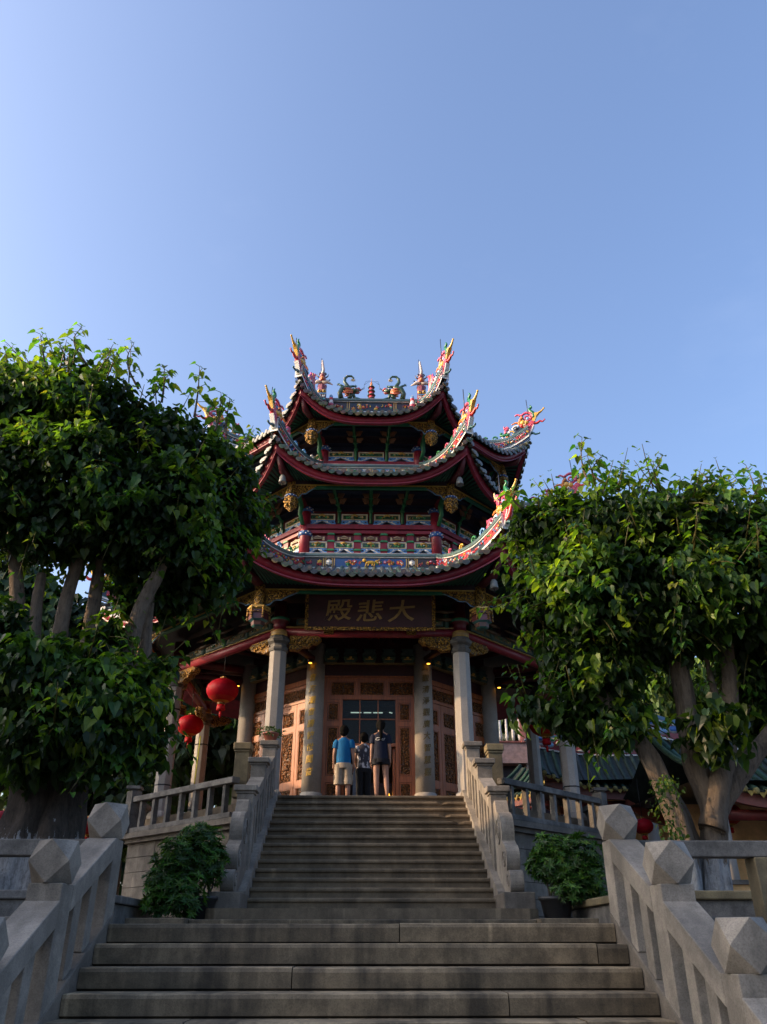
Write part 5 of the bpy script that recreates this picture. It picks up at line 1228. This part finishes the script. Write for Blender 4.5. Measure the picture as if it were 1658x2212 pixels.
UL = [blob(q[0], q[1]+(38 if q[1] < 1030 else 10), q[2], q[3], q[4]*.9, q[5]*.6) for q in ((30, 860, 11, 130, 110, 1.5), (130, 850, 11, 130, 105, 1.5), (215, 865, 11, 130, 100, 1.5), (330, 930, 11.2, 130, 105, 1.5), (435, 1010, 11.6, 115, 120, 1.4), (480, 1075, 12, 75, 95, 1.2), (455, 1190, 12, 85, 85, 1.1), (330, 1080, 11, 160, 130, 1.6), (150, 1010, 10.7, 190, 150, 1.7), (10, 1040, 10.6, 130, 150, 1.6), (340, 1180, 11.2, 140, 70, 1.3), (525, 1110, 12.2, 45, 60, .7), (120, 1140, 10.9, 150, 80, 1.4), (420, 1245, 11.8, 95, 55, .9), (330, 1285, 11.6, 90, 30, .6), (490, 965, 12.3, 36, 60, .6))]
crown('crown', lt_, UL, 4700, .116, 5, inner=.42, clus=.16, lit_share=.10, sprays=420)
LL = [blob(q[0], q[1]+12, q[2], q[3], q[4], q[5]*.8) for q in ((50, 1450, 10.2, 100, 85, .8), (180, 1500, 10.2, 120, 90, .8), (285, 1500, 10.5, 65, 90, .6), (110, 1580, 10.1, 130, 70, .8), (240, 1590, 10.4, 75, 55, .6), (15, 1350, 10.2, 40, 50, .5), (330, 1540, 10.6, 32, 60, .4), (230, 1370, 10.7, 30, 45, .3), (150, 1395, 10.6, 35, 28, .3), (300, 1620, 10.6, 40, 22, .3), (60, 1640, 10.2, 70, 25, .4), (345, 1440, 10.8, 22, 30, .25), (180, 1655, 10.2, 45, 20, .3))]
crown('lower_foliage', lt_, LL, 1000, .125, 8, inner=.4, clus=.15, lit_share=.12, hole=.04, sprays=60)
for i, (a, c) in enumerate((((100, 800), (88, 722)), ((190, 790), (178, 708)), ((300, 840), (290, 742)), ((60, 800), (20, 745)), ((420, 900), (432, 792)), ((465, 930), (478, 848)), ((490, 940), (497, 860)), ((350, 870), (355, 795)), ((140, 790), (128, 742)), ((240, 800), (248, 762)))):
    shoot(lt_, at(*a, 10.8), at(*c, 10.7), .17, 30+i, 13)
# right tree
rt = thing('fig_tree', 'forked pale trunked fig tree on the right with several stems splitting above the planter', 'tree', (4.3, 10.9, .38), 'heart leaved fig trees flanking the stairs')
for i, (pts, r0, r1, fl) in enumerate((([(1490, 1960), (1484, 1860), (1450, 1745), (1405, 1640), (1340, 1560), (1290, 1500)], .15, .11, .14), ([(1548, 1960), (1544, 1860), (1537, 1740), (1500, 1640), (1482, 1520), (1465, 1420), (1450, 1300)], .195, .105, .13), ([(1515, 1960), (1508, 1850), (1478, 1765), (1440, 1690)], .08, .09, .1), ([(1538, 1790), (1552, 1700), (1570, 1620), (1578, 1500), (1570, 1400), (1560, 1280)], .17, .09, .05), ([(1540, 1800), (1552, 1740), (1592, 1680), (1640, 1620), (1710, 1540)], .17, .12, .05), ([(1480, 1960), (1478, 1850), (1440, 1740), (1430, 1690)], .09, .07, .05), ([(1545, 1500), (1528, 1430), (1515, 1350)], .05, .03, .03))):
    b = MB(); limb(b, [at(u, v, 10.8+.1*(i % 3)) for u, v in pts], r0, r1, 26 if i < 2 else 14, i*1.7, fl); b.build('trunk' if i < 3 else 'limb', M['bark'], rt)
UR = [blob(q[0], q[1]+28, q[2], q[3], q[4]*.92, q[5]*.65) for q in ((1155, 1110, 11.3, 58, 40, .8), (1225, 1090, 11.2, 50, 45, .7), (1205, 1150, 11.2, 80, 80, 1.2), (1300, 1125, 10.9, 115, 105, 1.4), (1420, 1120, 10.8, 115, 95, 1.5), (1550, 1135, 10.8, 120, 85, 1.5), (1660, 1150, 10.6, 100, 90, 1.4), (1190, 1255, 11.2, 75, 95, 1.1), (1290, 1260, 10.7, 130, 120, 1.4), (1450, 1250, 10.6, 150, 125, 1.6), (1610, 1270, 10.5, 120, 140, 1.5), (1230, 1385, 11.1, 68, 80, .9), (1300, 1420, 10.9, 85, 90, 1.), (1255, 1510, 10.9, 60, 50, .7), (1325, 1530, 10.9, 60, 55, .7), (1150, 1500, 11.1, 48, 26, .35), (1430, 1350, 10.8, 80, 50, .9), (1620, 1410, 11.2, 70, 60, .9), (1660, 1520, 11.3, 60, 80, .8))]
crown('crown', rt, UR, 4300, .116, 15, inner=.42, clus=.16, lit_share=.2, sprays=420)
LR = [blob(*q) for q in ((1545, 1555, 10.2, 42, 38, .4), (1535, 1600, 10.3, 30, 25, .3))]
crown('lower_foliage', rt, LR, 46, .15, 18, inner=.1, lit_share=.3)
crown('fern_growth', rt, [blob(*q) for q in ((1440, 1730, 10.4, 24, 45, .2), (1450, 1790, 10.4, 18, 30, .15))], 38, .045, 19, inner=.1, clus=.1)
for i, (a, c) in enumerate((((1275, 1050), (1258, 945)), ((1390, 1080), (1432, 982)), ((1500, 1080), (1512, 1020)), ((1640, 1090), (1612, 1005)), ((1340, 1060), (1330, 1010)), ((1590, 1080), (1575, 1035)), ((1130, 1100), (1122, 1055)), ((1300, 1040), (1300, 985)), ((1460, 1080), (1470, 1030)))):
    shoot(rt, at(*a, 10.7), at(*c, 10.6), .17, 60+i, 13)
far_blobs = []
wr = random.Random(4)
for i in range(44):
    x = -62+i*2.9; far_blobs.append((V((x, 48+wr.uniform(-4, 4), 2.2+wr.uniform(0, 2.5))), V((2.8, 2.5, 3.4+wr.uniform(0, 2.2)))))
# ------------------------------------------------------------------ potted shrubs
def shrub(loc, lab, bl, seed, potx):
    t = thing('potted_shrub', lab, 'shrub', loc, 'potted bushes beside the upper stairs'); x, y, z = potx
    b = MB(); b.lathe([(.15, z), (.17, z+.02), (.215, z+.24), (.24, z+.25), (.24, z+.29), (.21, z+.29), (.19, z+.22), (.001, z+.22)], (x, y, 0), 24); b.build('pot', M['plastic'], t)
    rr = random.Random(seed)
    for i in range(9):
        c, r = rr.choice(bl); e = c+V((rr.uniform(-.6, .6)*r.x, rr.uniform(-.6, .6)*r.y, rr.uniform(-.5, .5)*r.z)); o = V((x+rr.uniform(-.08, .08), y+rr.uniform(-.08, .08), z+.22))
        b = MB(); b.tube([o, o+(e-o)*.4+V((rr.uniform(-.06, .06), 0, -.03)), o+(e-o)*.75, e], [.016, .013, .010, .005], 5); b.build('stem', M['darkbark'], t)
    b = MB(); wts = [r.x*r.z for _, r in bl]
    for _ in range(950):
        c, r = rr.choices(bl, wts)[0]; d = V((rr.gauss(0, 1), rr.gauss(0, 1), rr.gauss(0, 1))).normalized(); f = rr.uniform(.55, 1.05); p = c+V((d.x*r.x, d.y*r.y, d.z*r.z))*f
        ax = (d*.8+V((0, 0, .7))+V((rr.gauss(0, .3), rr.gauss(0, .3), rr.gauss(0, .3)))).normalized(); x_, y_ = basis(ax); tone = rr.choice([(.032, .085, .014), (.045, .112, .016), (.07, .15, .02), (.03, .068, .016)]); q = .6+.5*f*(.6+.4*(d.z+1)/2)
        for j in range(8):
            a = j*.785+rr.uniform(-.2, .2); o = x_*math.cos(a)+y_*math.sin(a); leaf(b, p+o*.008, (ax*.9+o*-.35), o+ax*rr.uniform(.15, .7), .068*rr.uniform(.8, 1.25), tuple(k*q*rr.uniform(.8, 1.25) for k in tone), .1, .42)
    b.build('foliage', M['shrubleaf'], t)
PX = at(434, 1955, 12.0); PX = (PX.x, 11.9, .247)
shrub(PX, 'bushy green potted shrub in a black pot at the left foot of the upper stairs', [blob(*q) for q in ((375, 1900, 11.7, 60, 55, .35), (400, 1850, 11.8, 65, 45, .4), (435, 1820, 11.9, 48, 40, .35), (345, 1940, 11.6, 38, 38, .28), (460, 1865, 11.9, 28, 45, .25), (395, 1945, 11.6, 50, 35, .3))], 3, PX)
PX = at(1200, 1960, 12.0); PX = (PX.x, 11.9, .247)
shrub(PX, 'spreading dark potted shrub in a black pot at the right foot of the upper stairs', [blob(*q) for q in ((1200, 1865, 11.9, 58, 40, .38), (1190, 1830, 11.9, 40, 26, .3), (1250, 1850, 11.8, 50, 45, .35), (1275, 1900, 11.7, 30, 55, .3), (1240, 1920, 11.7, 45, 30, .25), (1165, 1865, 11.9, 24, 28, .2))], 9, PX)
pp = at(582, 1603, 16.14); t = thing('potted_plant', 'small pink flowerpot with trailing green leaves on top of the left balustrade', 'plant', (XC-2.0, 16.14, 3.493))
b = MB(); c = (XC-2.0, 16.14, 0); b.lathe([(.10, 3.493), (.15, 3.63), (.165, 3.63), (.165, 3.66), (.14, 3.65), (.001, 3.63)], c, 18, (.45, .16, .12)); b.build('pot', M['paint'], t)
b = MB(); rr = random.Random(5)
for _ in range(90):
    a = rr.uniform(0, 6.28); r = rr.uniform(.02, .26); p = V((c[0]+r*math.cos(a), c[1]+r*math.sin(a), 3.70+rr.uniform(-.06, .10)-r*.25)); leaf(b, p, V((rr.gauss(0, .5), rr.gauss(0, .5), 1)), V((math.cos(a), math.sin(a), -.3)), .07, (.03, .07, .02), .2, .6)
b.build('leaves', M['shrubleaf'], t)
# ------------------------------------------------------------------ trees farther back
def far_tree(lab, bl, base, n, seed, cols, ls=.42, mat='farleaf'):
    t = thing('background_tree', lab, 'tree', base, 'trees behind the temple court'); b = MB(); B_ = V(base); top = sum((c for c, _ in bl), V((0, 0, 0)))/len(bl)
    limb(b, [B_, B_+(top-B_)*.5+V((.2, 0, 0)), top], .28, .12, 8, seed); b.build('trunk', M['darkbark'], t)
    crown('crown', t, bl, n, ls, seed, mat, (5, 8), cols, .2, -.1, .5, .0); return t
DK = [(.018, .04, .016), (.025, .052, .018), (.03, .06, .02), (.04, .075, .02)]
LT = [(.07, .12, .02), (.09, .15, .025), (.06, .11, .02), (.12, .17, .03)]
def fb(u, v, D, pu, pv, rd): return blob(u, v, D, pu, pv, rd)
far_tree('dark bushy tree seen between the left temple columns', [fb(470, 1620, 30, 95, 100, 2.5), (fb(500, 1560, 31, 60, 60, 2.))], tuple(at(470, 1700, 30).xy)+(.13,), 330, 71, DK)
far_tree('dark spreading tree behind the red lanterns on the left', [fb(370, 1560, 32, 110, 110, 3), fb(330, 1460, 33, 80, 70, 2.5)], tuple(at(360, 1700, 32).xy)+(.13,), 330, 72, DK)
far_tree('dark round tree behind the old trunk at the left', [fb(170, 1620, 30, 150, 140, 3), fb(100, 1520, 31, 110, 90, 3)], tuple(at(150, 1700, 30).xy)+(.13,), 360, 73, DK)
far_tree('tall dark tree at the far left edge', [fb(-60, 1560, 27, 130, 170, 3), fb(-130, 1400, 28, 120, 150, 3)], tuple(at(-60, 1750, 27).xy)+(.13,), 360, 74, DK)
far_tree('low shadowy shrub tree by the left podium corner', [fb(250, 1740, 23, 110, 70, 2)], tuple(at(250, 1790, 23).xy)+(.13,), 200, 75, DK, .3)
far_tree('sunlit yellow green tree behind the right pavilion roof', [fb(1430, 1500, 36, 110, 70, 3), fb(1400, 1440, 37, 90, 60, 3)], tuple(at(1430, 1700, 36).xy)+(.13,), 420, 76, LT, .34)
far_tree('pale green tree in sun between the forked stems on the right', [fb(1560, 1530, 40, 60, 40, 3), fb(1530, 1470, 42, 50, 40, 3)], tuple(at(1550, 1700, 40).xy)+(.13,), 260, 77, LT, .4)
far_tree('dark tree in shade at the far right edge', [fb(1690, 1560, 26, 90, 140, 2.5), fb(1650, 1480, 27, 60, 70, 2)], tuple(at(1690, 1760, 26).xy)+(.13,), 330, 78, DK)
far_tree('dark green tree behind the right temple columns', [fb(1150, 1560, 40, 90, 75, 3), fb(1220, 1540, 41, 60, 60, 3)], tuple(at(1160, 1700, 40).xy)+(.13,), 420, 79, DK)
b = MB(); n = 46; vs = []
for j in range(12):
    for i in range(n+1):
        x = -70+i*160/n; y = 85+j*14; h = (2+10*math.sin(min(1, j/9)*1.57))*(.5+.5*max(0, min(1, (x-5)/45)))*1.6+noise.noise(V((x*.07, y*.07, 0)))*4+noise.noise(V((x*.4, y*.4, 3)))*1.2
        vs.append((x, y, h-2))
b.add(vs, [(j*(n+1)+i, j*(n+1)+i+1, (j+1)*(n+1)+i+1, (j+1)*(n+1)+i) for j in range(11) for i in range(n)], (.05, .08, .025), True)
tag(b.build('hill', M['farleaf']), kind='structure')

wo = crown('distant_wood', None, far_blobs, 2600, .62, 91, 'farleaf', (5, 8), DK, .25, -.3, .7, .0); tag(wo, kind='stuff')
far_tree('tall dark tree filling the gap behind the stems of the old left tree', [fb(100, 1390, 33, 130, 110, 2.6), fb(230, 1420, 34, 100, 100, 2.6), fb(20, 1320, 33, 100, 110, 2.6), fb(330, 1400, 34, 90, 90, 2.6)], tuple(at(120, 1720, 33).xy)+(.13,), 1100, 92, DK, .42)
# ------------------------------------------------------------------ neighbouring halls and galleries
def pavilion(lab, cx, cy, W, Dp, ze, zr, rz, zfloor=.13, seed=1, ncol=4, wall=True, cat='pavilion', tips=True):
    t = thing('side_pavilion', lab, cat, (cx, cy, zfloor)); rr = random.Random(seed)
    ca, sa = math.cos(rz), math.sin(rz)
    G = lambda x, y, z: V((cx+x*ca-y*sa, cy+x*sa+y*ca, z))
    hw, hd = W/2, Dp/2
    def S(e, v, sg, dz=0):           # roof surface, sg -1 front / +1 back
        up_ = (abs(e)**4)*.55*(1-v*.4); y = hd*(1-v); z = ze+(zr-ze)*(.6*v+.4*v*v)+up_+dz; return G(e*hw, sg*y, z)
    b = MB(); NE, NV = 20, 6
    for sg in (-1, 1):
        vs = [S(-1+2*i/NE, j/NV, sg) for j in range(NV+1) for i in range(NE+1)]
        b.add(vs, [(j*(NE+1)+i, j*(NE+1)+i+1, (j+1)*(NE+1)+i+1, (j+1)*(NE+1)+i) for j in range(NV) for i in range(NE)], (.03, .042, .036))
    n = int(W/.26)
    for i in range(n+1):
        e = -1+2*i/n; c = tuple(q*rr.uniform(.6, 1.3) for q in (.02, .05, .038))  # tile colours darkened to stand in for deep shade
        b.tube([S(e, j/5, -1, .02) for j in range(6)], .07, 6, c)
        p = S(e, 0, -1, .0); b.ell(p, (.08, .05, .08), (.30, .24, .08), 6, 4)
        if i < n:
            p = S(e+1/n, 0, -1, -.05); b.add([p+G(-.10, 0, 0)-G(0, 0, 0)+V((0, 0, .03)), p+G(.10, 0, 0)-G(0, 0, 0)+V((0, 0, .03)), p+V((0, 0, -.09))], [(0, 1, 2)], (.40, .28, .06))
    rf = b.build('tiled_roof', M['dulltile'], t)
    b = MB()
    for sg in (-1, 1):
        o = []
        for i in range(21):
            e = -1+i/10
            for dz, yy in ((-.06, .93), (-.30, .93), (-.30, .86), (-.06, .86)):
                p = S(e, 0, sg, dz); c = G(e*hw, 0, p.z); o.append(c+(p-c)*yy)
        b.add(o, [(i*4+q, (i+1)*4+q, (i+1)*4+(q+1) % 4, i*4+(q+1) % 4) for i in range(20) for q in range(4)], (.20, .05, .03))
    b.add([S(-1, 0, -1, -.25), S(1, 0, -1, -.25), S(1, 0, 1, -.25), S(-1, 0, 1, -.25)], [(0, 1, 2, 3)], (.015, .01, .01)); b.build('fascia', M['paint'], rf)
    b = MB(); H = .55                        # ridge wall with cloud panels
    N = 24
    for i in range(N):
        e0, e1 = -1+2*i/N, -1+2*(i+1)/N; f = lambda e: zr+.55*abs(e)**4*.6-.05
        for (a, c, w_, col) in ((0, .42, .10, (.24, .02, .03)), (.42, .46, .13, WHT), (.46, .56, .15, (.05, .15, .28)), (0, .05, .12, WHT)):
            A0, A1_, B0, B1 = [G(e*hw*.97, s*w_, 0) for e, s in ((e0, -1), (e1, -1), (e0, 1), (e1, 1))]
            z0, z1 = f(e0), f(e1); b.hexa([A0+V((0, 0, z0+a)), A1_+V((0, 0, z1+a)), B1+V((0, 0, z1+a)), B0+V((0, 0, z0+a)), A0+V((0, 0, z0+c)), A1_+V((0, 0, z1+c)), B1+V((0, 0, z1+c)), B0+V((0, 0, z0+c))], col)
        if i % 2 == 0 and seed != 3:
            for q, col in ((.0, BLU), (.09, GRN), (-.09, (.2, .4, .65))): b.ell(G((e0+q)*hw*.97, -.11, f(e0)+.33-.06*abs(q)*8), (.16, .03, .08), col, 8, 4); b.ell(G((e0+q)*hw*.97, -.105, f(e0)+.32-.06*abs(q)*8), (.19, .03, .10), (.3, .3, .32), 8, 4)
            if i % 4 == 0: b.ell(G((e0+.04)*hw, -.105, f(e0)+.14), (.3, .02, .05), (.4, .38, .36), 8, 4)
    if seed != 3: b.build('ridge_wall', M['orn'], rf)
    if tips:
        for sg in (-1, 1):
            ornament(lambda r, z, o: G(sg*r, -o, z), hw*.97, zr+.55, rf, .9)
    zt = ze-.1
    for i in range(ncol):
        x = -hw*.8+1.6*hw*i/(ncol-1); b = MB(); p = G(x, -hd*.72, 0); b.lathe([(.19, zfloor+.005), (.17, zt)], p, 14); co_ = b.build('column', M['column'], t)
        b = MB(); b.tube([G(x, -hd*.72, zt-.3), G(x, -hd*.95, zt-.05)], .06, 6, (.3, .1, .04)); b.build('eave_bracket', M['paint'], co_)
    b = MB(); b.tube([G(-hw*.85, -hd*.72, zt-.25), G(hw*.85, -hd*.72, zt-.25)], .12, 8, (.13, .02, .02)); b.build('tie_beam', M['paint'], t)
    if wall:
        b = MB(); A = [G(x, y, 0) for x, y in ((-hw*.8, hd*.3), (hw*.8, hd*.3), (hw*.8, hd*.5), (-hw*.8, hd*.5))]
        b.hexa([p+V((0, 0, zfloor+.004)) for p in A]+[p+V((0, 0, zt+.3)) for p in A]); b.build('back_wall', M['plaster'], t)
    return t
pavilion('green tiled pavilion with painted red ridge seen right of the temple columns', 10.2, 27.5, 8.6, 5.0, 4.1, 5.6, R(-8), seed=1)
pavilion('lower dark eaved gallery behind the forked tree on the right', 10.6, 20.5, 7.0, 4.4, 2.85, 4.3, R(4), seed=2, ncol=4, tips=False)
pavilion('small roofed gate with sunlit yellow eave tiles between the right columns', 6.9, 31, 3.2, 2.6, 4.7, 5.8, R(-62), seed=3, ncol=2, wall=False, tips=False)
pavilion('long side corridor hall with green tiled roof unseen on the left, shaped to shade the foreground', -14.5, 8.5, 25, 6, 5.2, 7.2, R(90), seed=4, ncol=9, tips=False)  # added out of view; length and ridge height set to shade the foreground
t = thing('courtyard_wall', 'low ochre plaster courtyard wall with sun warmth put into its colour on the right', 'wall', (9.5, 16.5, .13))
b = MB(); b.box(5.7, 16.5, 16.4, 16.6, .135, .95); b.build('wall_face', M['plaster'], t); b = MB(); b.box(5.6, 16.6, 16.33, 16.67, .952, 1.03); b.build('coping', M['beam'], t)
# upper balcony building
t = thing('balcony_building', 'pinkish building with white baluster balcony far behind the right temple columns', 'building', (6.9, 34, .13))
b = MB(); b.box(4.6, 9.3, 33, 35.6, 6.35, 7.15, (.42, .26, .22)); b.build('floor_slab', M['paint'], t)
b = MB(); b.box(4.6, 9.3, 33.6, 35.6, .135, 6.348, (.06, .03, .03)); b.build('wall', M['paint'], t)
b = MB(); b.box(4.5, 9.4, 32.95, 33.05, 8.12, 8.22, (.25, .08, .06)); b.box(4.5, 9.4, 32.95, 33.05, 7.152, 7.22, (.25, .08, .06)); b.build('balcony_rail', M['paint'], t)
for i in range(18):
    x = 4.75+i*.26; b = MB(); b.lathe([(.05, 7.222), (.07, 7.4), (.05, 7.7), (.045, 8.118)], (x, 33, 0), 10, (.75, .68, .6)); b.build('baluster', M['paint'], t)
for x in (5.0, 6.45, 7.9): b = MB(); b.box(x-.1, x+.1, 32.9, 33.1, 7.152, 8.4, (.42, .15, .12)); b.lathe([(.05, 8.4), (.12, 8.5), (.06, 8.62), (.001, 8.66)], (x, 33, 0), 10, (.42, .15, .12)); b.build('balcony_post', M['paint'], t)
for x in (4.9, 6.7, 8.6): b = MB(); b.box(x-.18, x+.18, 33.1, 33.5, .135, 6.348, (.30, .24, .2)); b.build('pillar', M['paint'], t)
h0 = at(1563, 1485, 95); t = thing('hill_house', 'small pinkish house on the hillside between the right tree stems', 'house', tuple(h0-V((0, 0, 4))))
b = MB(); b.box(h0.x-2.5, h0.x+2.5, 94, 98, h0.z-6, h0.z+2.2, (.5, .3, .22)); b.build('wall', M['paint'], t)
b = MB(); b.hexa([(h0.x-3, 93.5, h0.z+2.21), (h0.x+3, 93.5, h0.z+2.21), (h0.x+3, 98.5, h0.z+2.21), (h0.x-3, 98.5, h0.z+2.21), (h0.x-1.5, 95.5, h0.z+3.6), (h0.x+1.5, 95.5, h0.z+3.6), (h0.x+1.5, 96.5, h0.z+3.6), (h0.x-1.5, 96.5, h0.z+3.6)], (.4, .2, .15)); b.build('roof', M['paint'], t)
for x in (-1.2, 1.0): b = MB(); b.box(h0.x+x-.45, h0.x+x+.45, 93.95, 94.02, h0.z-.4, h0.z+.9, (.05, .05, .06)); b.build('window', M['paint'], t)
# ------------------------------------------------------------------ light, sky, camera
SUN_EL, SUN_AZ = R(20), R(-96)          # azimuth measured clockwise from +Y (view direction): the sun stands to the left
sd = V((math.sin(SUN_AZ)*math.cos(SUN_EL), math.cos(SUN_AZ)*math.cos(SUN_EL), math.sin(SUN_EL)))
sl = bpy.data.lights.new('sun', 'SUN'); sl.energy = 5.0; sl.angle = R(.5); sl.color = (1, .66, .36)
so = bpy.data.objects.new('sun', sl); COL.objects.link(so); so.rotation_euler = sd.to_track_quat('Z', 'Y').to_euler(); so.location = (-20, 0, 30)
w = bpy.data.worlds.new('World'); sc.world = w; w.use_nodes = True
nt = w.node_tree; bg = nt.nodes['Background']; sky = nt.nodes.new('ShaderNodeTexSky'); sky.sky_type = 'NISHITA'; sky.sun_disc = False
sky.sun_elevation = SUN_EL; sky.sun_rotation = SUN_AZ; sky.air_density = 1.0; sky.dust_density = 6.0; sky.ozone_density = 1.0
gm = nt.nodes.new('ShaderNodeMix'); gm.data_type = 'RGBA'; gm.blend_type = 'MULTIPLY'; gm.inputs[0].default_value = 1; gm.inputs[7].default_value = (2.15, 2.38, 2.85, 1)
nt.links.new(sky.outputs[0], gm.inputs[6]); tcw = nt.nodes.new('ShaderNodeTexCoord'); mpw = nt.nodes.new('ShaderNodeMapping'); mpw.inputs['Scale'].default_value = (2.2, 2.2, 5.); mpw.inputs['Rotation'].default_value = (.3, .5, .2)
nzw = nt.nodes.new('ShaderNodeTexNoise'); nzw.inputs['Scale'].default_value = 1.6; nzw.inputs['Detail'].default_value = 7; nzw.inputs['Roughness'].default_value = .6
rpw = nt.nodes.new('ShaderNodeValToRGB'); rpw.color_ramp.elements[0].position = .60; rpw.color_ramp.elements[0].color = (0, 0, 0, 1); rpw.color_ramp.elements[1].position = .78; rpw.color_ramp.elements[1].color = (.035, .035, .035, 1)
hz = nt.nodes.new('ShaderNodeMix'); hz.data_type = 'RGBA'; hz.inputs[7].default_value = (7.5, 8.2, 9.5, 1)
nt.links.new(tcw.outputs['Generated'], mpw.inputs[0]); nt.links.new(mpw.outputs[0], nzw.inputs['Vector']); nt.links.new(nzw.outputs['Fac'], rpw.inputs[0]); nt.links.new(rpw.outputs[0], hz.inputs[0]); nt.links.new(gm.outputs[2], hz.inputs[6]); nt.links.new(hz.outputs[2], bg.inputs[0]); bg.inputs[1].default_value = .15
cam = bpy.data.cameras.new('camera'); co = bpy.data.objects.new('camera', cam); COL.objects.link(co)
cam.sensor_fit = 'VERTICAL'; cam.sensor_height = 36; cam.lens = FPX/IH*36; cam.clip_end = 2000; cam.clip_start = .05
rot = Matrix((CR, CU, -CF)).transposed(); co.rotation_euler = rot.to_euler(); co.location = (0, 0, 0)
sc.camera = co
sc.view_settings.view_transform = 'Standard'; sc.view_settings.look = 'None'; sc.view_settings.exposure = 0; sc.view_settings.gamma = 1
sc.cycles.use_denoising = True; sc.cycles.max_bounces = 6; sc.cycles.transparent_max_bounces = 12
